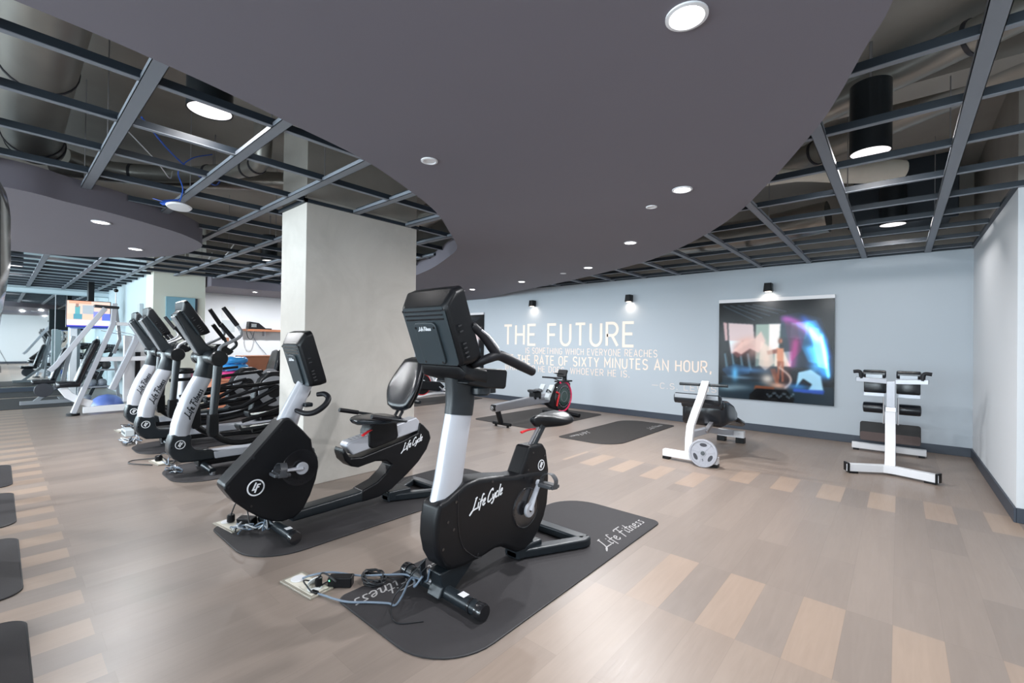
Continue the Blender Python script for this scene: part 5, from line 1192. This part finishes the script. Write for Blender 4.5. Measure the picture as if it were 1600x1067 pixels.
for s in (-1, 1):
    part(b2, 'side_rod', tube([(-.067+s*.062, 6.64, .50), (-.067+s*.062, 6.66, .80)], .008, 8), CHR)
    part(b2, 'crossbar', flatbar([(-.067+s*.04, 6.60, .985), (-.067+s*.31, 6.56, 1.0)], .05, .045, V(0, 0, 1)), SIL, .004)
    hk = part(b2, 'handle_grip', tube([(-.067+s*.262, 6.56, 1.01), (-.067+s*.268, 6.56, 1.07), (-.067+s*.285, 6.56, 1.09), (-.067+s*.335, 6.56, 1.085)], .020, 12, 4), GRIP)
    up = part(b2, 'thigh_pad', loft([[V(-.067+s*x_, 6.75+a*k, 1.06+b*k) for a, b in rrect(-.07, .07, -.045, .045, .035, 4)] for x_, k in ((.045, .8), (.055, 1), (.245, 1), (.255, .8))]), VIN, ang=50)
    part(b2, 'pad_bracket', [obox((-.067+s*.15, 6.655, 1.035), (.15, .012, .045))], SILD, .002, parent=up)
    lp = part(b2, 'hip_pad', loft([[V(-.067+s*x_, 6.95+a*k, .90+b*k) for a, b in rrect(-.035, .035, -.075, .075, .025, 4)] for x_, k in ((.045, .9), (.055, 1), (.245, 1), (.255, .9))]), VIN, ang=50)
    part(b2, 'pad_bracket', [obox((-.067+s*.155, 6.80, .815), (.19, .012, .04))], SIL, .002, parent=lp)
    part(b2, 'ankle_roller', lathe([(.035, 0), (.062, .012), (.064, .03), (.064, .19), (.060, .205), (.035, .212)], (-.067+s*.055, 7.0, .64), (V(0, 1, 0), V(0, 0, 1)*s, V(s, 0, 0)), 24), VIN, ang=50)
part(b2, 'lower_beam', flatbar([(-.07, 6.40, .12), (-.09, 7.2, .10), (-.10, 7.6, .06)], .06, .05), SIL, .004)
part(b2, 'foot_plate', [xform(prism(rrect(-.30, .30, -.125, .125, .03, 5), -.006, .006, 'y'), Matrix.Translation((-.088, 7.52, .272)) @ Matrix.Rotation(-.25, 4, 'X'))], RUB)
part(b2, 'textured_strip', [xform(prism(rrect(-.295, .295, -.12, -.01, .02, 4), -.009, -.004, 'y'), Matrix.Translation((-.088, 7.52, .272)) @ Matrix.Rotation(-.25, 4, 'X'))], mat('brown_grip_tread', s2l(92, 80, 78), .9, bump=.6, bscale=300))
rf = part(b2, 'rear_foot', box(-.475, .265, 7.56, 7.63, .022, .10), WHT, .006)
part(b2, 'rubber_foot', box(-.46, -.40, 7.55, 7.64, 0, .022), BLK, .003, parent=rf); part(b2, 'rubber_foot', box(.19, .25, 7.55, 7.64, 0, .022), BLK, .003, parent=rf)

# ================================================================== RECEPTION CORNER left of the pillar
t = thing('wall_shelf', (-12.35, 4.6, 1.60), 'brown wooden wall shelf holding the phone, left of the pillar', 'shelf')
part(t, 'board', box(-12.5, -12.25, 4.02, 5.4, 1.59, 1.645), WOOD, .004)
part(t, 'bracket', [box(-12.5, -12.35, y_, y_+.03, 1.48, 1.59) for y_ in (4.5, 5.2)][0], STL); part(t, 'bracket', box(-12.5, -12.35, 5.2, 5.23, 1.48, 1.59), STL)
t = thing('desk_phone', (-12.38, 4.3, 1.645), 'black desk phone on the wooden wall shelf', 'phone')
part(t, 'base', prism([(4.10, 0), (4.52, 0), (4.50, .03), (4.34, .16), (4.12, .19)], -12.46, -12.28), BLK, .006)
for v in t.children: v.location.z = 0
t.children[0].location = (0, 0, 1.645)
part(t, 'keypad', [box(-12.279, -12.276, 4.17+.03*i, 4.19+.03*i, 1.70+.03*j, 1.715+.03*j) for i in range(4) for j in range(3)], GREYP)
part(t, 'handset', box(-12.44, -12.30, 4.50, 4.66, 1.645, 1.675), BLK, .008)
cable('black curly phone cord hanging below the wall shelf', [(-12.28, 4.09, 1.70), (-12.22, 4.04, 1.58), (-12.22, 4.08, 1.42), (-12.24, 4.17, 1.40), (-12.26, 4.22, 1.56), (-12.3, 4.2, 1.66)], .010, WIREB)
cable('thin cord hanging down the white wall from the phone', [(-12.48, 4.2, 1.59), (-12.48, 4.4, 1.25), (-12.48, 4.6, 1.0)], .006, WIRE)
for i, (z0, z1) in enumerate(((1.90, 2.19), (1.56, 1.85))):
    single('paper_notice', box(-12.499, -12.494, 3.58, 3.86, z0, z1), [PAPER, GREYP][i], ['upper pale paper notice on the white wall behind the ellipticals', 'lower pale paper notice on the white wall behind the ellipticals'][i], 'notice')
single('light_switch', box(-12.499, -12.49, 3.66, 3.74, 1.30, 1.42), WOOD, 'small switch plate low on the white wall behind the ellipticals', 'switch', bev=.002)
t = thing('wall_panel', (-11.13, 2.45, 1.74), 'pale teal glass panel mounted on the cream far pillar', 'panel')
part(t, 'glass', box(-11.138, -11.10, 2.20, 2.70, 1.74, 2.22), TEAL, .003)
part(t, 'side_edge', box(-11.138, -11.098, 2.69, 2.73, 1.73, 2.215), TEED, .002)
single('reception_desk', [box(-10.3, -9.6, 2.72, 3.45, 0, .60), box(-10.33, -9.57, 2.69, 3.48, .585, .62)], ORG, 'low terracotta desk box carrying the swim rings', 'desk', bev=.006)
single('wooden_cabinet', [box(-10.85, -10.42, 3.40, 4.1, 0, 1.0), box(-10.87, -10.40, 3.38, 4.12, 1.0, 1.03)], WOOD, 'brown wooden cabinet behind the swim rings', 'cabinet', bev=.006)
for i, (z, m_, lb) in enumerate([(.686, PNK2, 'pink inflatable swim ring at the bottom of the stack'), (.825, BLUE, 'lower blue inflatable swim ring, middle of the stack'), (.964, BLUE, 'upper blue inflatable swim ring, topmost of the stack')]):
    P_ = [(-9.92+.17*math.cos(2*pi*j/32)+.012*i, 3.04+.02*(i % 2)+.19*math.sin(2*pi*j/32), z+.006*math.sin(j*1.7)) for j in range(32)]
    single('swim_ring', tube(P_, [.060+.004*((j*7) % 3) for j in range(12)], 12, closed=True), m_, lb, 'swim ring', 'stack of inflatable swim rings')
t = thing('trash_can', (-9.5, 2.17, 0), 'tall round stainless steel trash can between the ellipticals', 'trash can')
part(t, 'body', lathe([(.12, 0), (.125, .02), (.125, .80), (.12, .80)], (-9.75, 2.22, 0), 'z', 36), STL)
part(t, 'rim', lathe([(.128, .79), (.13, .83), (.10, .84), (.09, .80)], (-9.75, 2.22, 0), 'z', 36), BLK)
part(t, 'base_ring', lathe([(.128, 0), (.13, .05), (.12, .05)], (-9.75, 2.22, 0), 'z', 36), BLK)
# seated stepper behind the ellipticals
t = thing('recumbent_stepper', (-9.9, 3.9, 0), 'black padded seat of a stepper machine behind the ellipticals, at the pillar edge', 'exercise machine')
part(t, 'seat_back', backpad(-9.55, 3.60, .50, 3.75, 1.17, .20, .24, .18, .06), VIN, ang=60)
part(t, 'seat_back_shell', backpad(-9.55, 3.69, .48, 3.85, 1.15, .22, .26, .20, .05), BLK, ang=60)
part(t, 'seat_cushion', box(-9.55, -9.32, 3.48, 3.74, .42, .52), VIN, .04)
part(t, 'base', [box(-9.55, -9.41, 3.48, 4.3, .05, .14), box(-9.62, -9.48, 3.5, 3.62, .1, .44)], SILD, .01)
part(t, 'stabiliser', box(-9.85, -9.25, 4.1, 4.2, 0, .08), BLK, .01)
part(t, 'pivot_disc', lathe([(.10, 0), (.19, 0), (.19, .02), (.10, .02)], (-9.30, 3.50, .62), 'x', 36, False), SILD)

# ================================================================== WEIGHT AREA at far left
wm = thing('weight_machine', (-10.9, 1.4, 0), 'white framed multi-station weight machine left of the ellipticals', 'weight machine')
def bar(pts, w=.08, h=.08, ux=V(1, 0, 0)): return flatbar(pts, w, h, ux)
X_ = -10.9
part(wm, 'front_leg', bar([(X_, .88, .04), (X_, 1.38, 1.62), (X_, 1.40, 2.0)], .09, .075), SIL, .008)
part(wm, 'foot_cap', disc((X_, .88, 0), .09, .04, n=20), BLK)
part(wm, 'base_bar', box(X_-.05, X_+.05, 1.0, 1.98, .03, .14), WHT, .008)
part(wm, 'top_crossbar', bar([(X_, 1.36, 1.63), (X_, 1.98, 1.63)], .06, .06), WHT, .005)
part(wm, 'middle_crossbar', bar([(X_, 1.15, .98), (X_, 1.98, .99)], .07, .08), WHT, .005)
part(wm, 'top_plate', obox((X_, 1.29, 1.93), (.14, .34, .05), rx=-.04), BLK2, .015)
part(wm, 'press_arm', bar([(X_+.12, 1.26, 1.90), (X_+.2, .64, .88), (X_+.2, .57, .80)], .07, .075), SIL, .008)
part(wm, 'rear_leg', bar([(X_, 1.72, 1.42), (X_, 1.70, 1.30), (X_, 1.38, .42)], .10, .10), SIL, .015)
part(wm, 'rear_post', bar([(X_-.15, 1.44, 1.92), (X_-.15, 1.50, 1.35), (X_-.15, 1.42, 1.08)], .05, .05), SILD, .008)
part(wm, 'seat_back_pad', backpad(X_-.05, .92, .52, 1.19, 1.34, .14, .16, .11, .05), VIN, ang=60)
part(wm, 'seat_pad', loft([[V(X_-.05+a, y_, .55+b) for a, b in rrect(-w_, w_, -.05, .05, .04, 4)] for y_, w_ in ((.66, .10), (.70, .15), (.92, .15), (.96, .12))]), VIN, ang=50)
part(wm, 'curved_beam', bar([(X_-.05, .74, .50), (X_-.05, .82, .36), (X_-.05, .98, .24), (X_-.05, 1.12, .18)], .08, .12), WHT, .01)
part(wm, 'pulley_cable', tube([(X_, 1.22, 1.50), (X_, 1.55, 1.42), (X_, 1.80, 1.36)], .006, 6), CHR)
part(wm, 'pulley_cable', tube([(X_, 1.42, 1.50), (X_, 1.75, 1.42)], .006, 6), CHR)
part(wm, 'tall_rod', tube([(X_-.1, 1.43, 1.93), (X_-.1, 1.43, 2.24)], .009, 8), STL)
part(wm, 'rod_ball', sphere((X_-.1, 1.43, 2.25), .035), BLK)
part(wm, 'weight_stack_cover', box(X_-.5, X_-.38, 1.60, 1.96, .14, 1.42), WHT, .01)
part(wm, 'weight_stack', [box(X_-.37, X_-.33, 1.80, 1.92, .16+.055*i, .205+.055*i) for i in range(16)][0], BLK)
part(wm, 'stack_column', [box(X_-.375, X_-.33, 1.76, 1.84, .3, 1.1)], BLK, .004)
# medicine balls on a rack
rk = thing('ball_rack', (-11.9, 1.35, 0), 'low grey rack holding medicine balls behind the weight machine', 'rack')
part(rk, 'side_frame', bar([(-11.9, 1.02, .03), (-11.95, 1.08, .95)], .05, .05), SILD, .004); part(rk, 'side_frame', bar([(-11.9, 1.62, .03), (-11.95, 1.56, .95)], .05, .05), SILD, .004)
part(rk, 'rack_rail', box(-11.95, -11.85, 1.04, 1.60, .10, .13), SILD, .004); part(rk, 'rack_rail', box(-11.98, -11.88, 1.05, 1.58, .39, .42), SILD, .004); part(rk, 'rack_rail', box(-12.02, -11.90, 1.06, 1.56, .72, .75), SILD, .004)
for (yy, zz, m_, lb) in [(1.22, .49, BALLG, 'grey medicine ball, left one on the middle rack shelf'), (1.37, .49, BALLG, 'grey medicine ball, right one on the middle rack shelf'), (1.15, .20, BALLG, 'grey medicine ball on the lowest rack shelf'), (1.28, .82, RUB, 'black medicine ball on the top rack shelf at left'), (1.42, .82, RUB, 'black medicine ball on the top rack shelf at right'), (1.17, .81, BALLG, 'small grey ball on the top rack shelf edge')]:
    single('medicine_ball', sphere((-11.92, yy, zz), .072 if zz > .3 else .07), m_, lb, 'ball', 'medicine balls on the rack')
t = thing('balance_dome', (-11.6, 1.45, 0), 'blue half-dome balance trainer on the floor under the white machine', 'balance trainer')
part(t, 'dome', lathe([(.25, .06), (.24, .12), (.20, .20), (.12, .26), (.0, .285)], (-11.55, 1.40, .0), 'z', 36), BALLB)
part(t, 'platform', lathe([(.26, 0), (.28, .02), (.28, .05), (.25, .06)], (-11.55, 1.40, .0), 'z', 36), GREYP)
t = thing('adjustable_dumbbell', (-11.45, 1.78, 0), 'stack of grey round plates beside the blue balance dome', 'dumbbell')
for i in range(5): part(t, 'plate', disc((-11.45, 1.76, .02+.055*i), .06, .045, n=24, bev=.01), GREYP)
# dumbbell rack along the blue side wall
dr = thing('dumbbell_rack', (-14.6, 1.6, 0), 'black three-tier dumbbell rack along the blue side wall', 'rack')
for k, (zz, yy) in enumerate(((.45, 1.42), (.78, 1.55), (1.08, 1.68))):
    part(dr, 'shelf', [xform(box(-15.6, -13.4, -.13, .13, -.02, .02), Matrix.Translation((0, yy, zz)) @ Matrix.Rotation(.25, 4, 'X'))], BLK, .004)
for x_ in (-15.6, -13.4): part(dr, 'upright', bar([(x_, 1.30, .02), (x_, 1.75, 1.2)], .05, .06), BLK2, .004)
for k, (zz, yy) in enumerate(((.45, 1.42), (.78, 1.55), (1.08, 1.68))):
    for i in range(7):
        xx = -15.4+.3*i
        single('dumbbell', [disc((xx-.04, yy-.10, zz+.075), .055, .08, 'x', 12, .01), disc((xx-.04, yy+.08, zz+.075), .055, .08, 'x', 12, .01), tube([(xx, yy-.1, zz+.075), (xx, yy+.1, zz+.075)], .015, 8)] if False else [lathe([(.045, -.13), (.055, -.12), (.055, -.05), (.016, -.045), (.016, .045), (.055, .05), (.055, .12), (.045, .13)], (xx, yy, zz+.085), 'y', 12)], DIRN, 'dark iron dumbbell on the rack along the blue side wall', 'dumbbell', 'dumbbells on the rack')
t = thing('bench_machine', (-13.3, 1.0, 0), 'dark seated weight machine between the TV post and the mirror', 'weight machine')
part(t, 'seat_back_pad', backpad(-13.2, .75, .45, .95, 1.15, .15, .18, .12, .05), VIN, ang=60)
part(t, 'seat_pad', box(-13.4, -13.0, .45, .80, .42, .50), VIN, .03)
part(t, 'frame', bar([(-13.2, .5, .05), (-13.2, .9, .45), (-13.2, 1.05, 1.4)], .07, .07), SILD, .006)
part(t, 'base', box(-13.24, -13.16, .3, 1.3, 0, .08), SILD, .006)
part(t, 'disc_plate', [disc((-13.1+.06*i, .62, .30), .14, .045, 'x', 24, .008) for i in range(3)][1], DIRN)
# wall TV on its post
tv = thing('television', (-14.0, 1.36, 0), 'flat television showing a news programme on a white post by the mirror', 'television')
part(tv, 'post', box(-14.16, -14.06, 1.06, 1.18, 0, 1.62), WHT, .006)
part(tv, 'post_side', box(-14.24, -14.16, 1.04, 1.24, 0, 1.6), GREYP, .006)
part(tv, 'base', box(-14.4, -13.9, .9, 1.4, 0, .03), STL, .004)
ob = part(tv, 'housing', box(-14.07, -14.0, .985, 1.735, 1.60, 2.215), BLK2, .008)
part(tv, 'bracket', box(-14.3, -14.05, 1.35, 1.45, 1.8, 2.66), BLK, .004)
part(tv, 'sound_bar', box(-14.03, -13.97, 1.05, 1.70, 1.575, 1.60), BALLB, .003)
ny, nx = 44, 60
Uq, Vq = np.meshgrid(np.linspace(0, 1, nx), np.linspace(0, 1, ny)); im = np.zeros((ny, nx, 3)); im[:] = (.88, .72, .66)
def rc(a, b, c_, d, col):
    m_ = (Uq >= a) & (Uq <= b) & (Vq >= c_) & (Vq <= d); im[m_] = col
rc(0, 1, .25, .5, (.92, .70, .62)); rc(.35, .62, .5, .85, (.62, .64, .66)); rc(.18, .30, .30, .80, (.36, .60, .62)); rc(.14, .34, .28, .5, (.32, .54, .60)); rc(.19, .27, .75, .9, (.55, .45, .42))
rc(.6, .76, .35, .62, (.50, .52, .74)); rc(.8, 1, .25, .55, (.36, .42, .82)); rc(0, 1, .08, .26, (.80, .82, .96)); rc(0, .62, .13, .22, (.95, .92, .95)); rc(0, 1, 0, .06, (.20, .24, .66)); rc(.05, .55, .9, 1, (.9, .6, .5))
o = part(tv, 'screen', ([(-13.999, 1.0+.72*i/(nx-1), 1.615+.585*j/(ny-1)) for j in range(ny) for i in range(nx)], [(j*nx+i, j*nx+i+1, (j+1)*nx+i+1, (j+1)*nx+i) for j in range(ny-1) for i in range(nx-1)]), vcol_mat('tv_picture', .3, .42), parent=ob)
ca = o.data.color_attributes.new('Col', 'FLOAT_COLOR', 'POINT'); arr = np.ones((ny*nx, 4)); arr[:, :3] = (np.where(im <= .04045, im/12.92, ((im+.055)/1.055)**2.4)).reshape(-1, 3); ca.data.foreach_set('color', arr.ravel())
single('wall_sign', box(-14.9, -14.5, 1.985, 1.998, 1.25, 1.42), WHT, 'small white sign with blue writing on the blue side wall', 'sign')
single('wall_speaker', box(-12.2, -12.0, 1.93, 1.998, 1.75, 2.1), GREYP, 'slim grey box mounted high on the blue side wall', 'wall box', bev=.01)

# ================================================================== TREADMILLS at the left edge
def make_treadmill(label):
    x = TX[0]
    t = thing('treadmill', (x, -1.0, .008), label, 'treadmill', 'treadmills in a row at the left edge')
    part(t, 'deck', [box(x-.40, x+.40, -2.15, -.25, .06, .20)], BLK2, .02)
    part(t, 'running_belt', box(x-.26, x+.26, -2.12, -.45, .20, .206), RUB)
    for s in (-1, 1): part(t, 'side_rail', box(x+s*.34-.05, x+s*.34+.05, -2.14, -.40, .20, .225), SILD, .006)
    part(t, 'motor_cover', prism([(-.50, .20), (-.30, .32), (-.14, .30), (-.08, .18), (-.10, .06), (-.5, .06)], x-.40, x+.40), BLK2, .03)
    for s in (-1, 1):
        part(t, 'upright', flatbar([(x+s*.37, -.22, .15), (x+s*.37, -.12, .8), (x+s*.36, -.09, 1.35)], .07, .11), SIL, .015)
        part(t, 'handrail', tube([(x+s*.37, -.10, 1.10), (x+s*.38, -.45, 1.05), (x+s*.38, -.70, 1.0)], .022, 12, 4), GRIP)
    cns = part(t, 'console', loft([[V(x+a, y_-.012*((zq-1.49)/.11)**2, zq) for a, zq in rrect(-.40+i_, .40-i_, 1.385+i_, 1.61-i_, .05, 6)] for y_, i_ in ((.012, .03), (.004, .006), (-.02, .0), (-.07, .0), (-.09, .03))]), GLB, ang=50)
    part(t, 'chrome_edge', tube([(x+a, -.004-.012*((zq-1.49)/.11)**2, zq) for a, zq in rrect(-.403, .403, 1.382, 1.613, .05, 6)], .006, 8, closed=True), CHR, parent=cns)
    part(t, 'cross_handle', tube([(x-.30, -.16, 1.22), (x, -.20, 1.24), (x+.30, -.16, 1.22)], .02, 12, 4), GRIP)
    return t
tm = make_treadmill('treadmill nearest the camera, glossy console back cut by the left photo edge')
for k, lb in enumerate(['second treadmill of the row, hidden behind the nearest console', 'third treadmill of the row at the left photo edge', 'fourth treadmill of the row at the left photo edge', 'farthest treadmill of the row at the left photo edge']):
    c = copy_tree(tm); c.location.x += TX[k+1]-TX[0]; c['label'] = lb

# photographer's tripod, seen only in the far mirror
t = thing('camera_tripod', (.09, -.10, 0), 'black camera tripod reflected in the far mirror', 'tripod')
part(t, 'camera_body', obox((.09, -.105, 1.35), (.13, .08, .10), rz=.71), BLK, .01)
part(t, 'tripod_head', [disc((.09, -.105, 1.20), .035, .09, n=16), disc((.09, -.105, 1.14), .05, .06, n=16)], BLK)
part(t, 'centre_column', tube([(.09, -.105, .75), (.09, -.105, 1.18)], .014, 10), BLK)
for k in range(3):
    a = 1.5+2*pi*k/3
    part(t, 'leg', tube([(.09, -.105, 1.15), (.09+.45*math.cos(a), -.105+.45*math.sin(a), .012)], [.016, .010], 10), BLK)
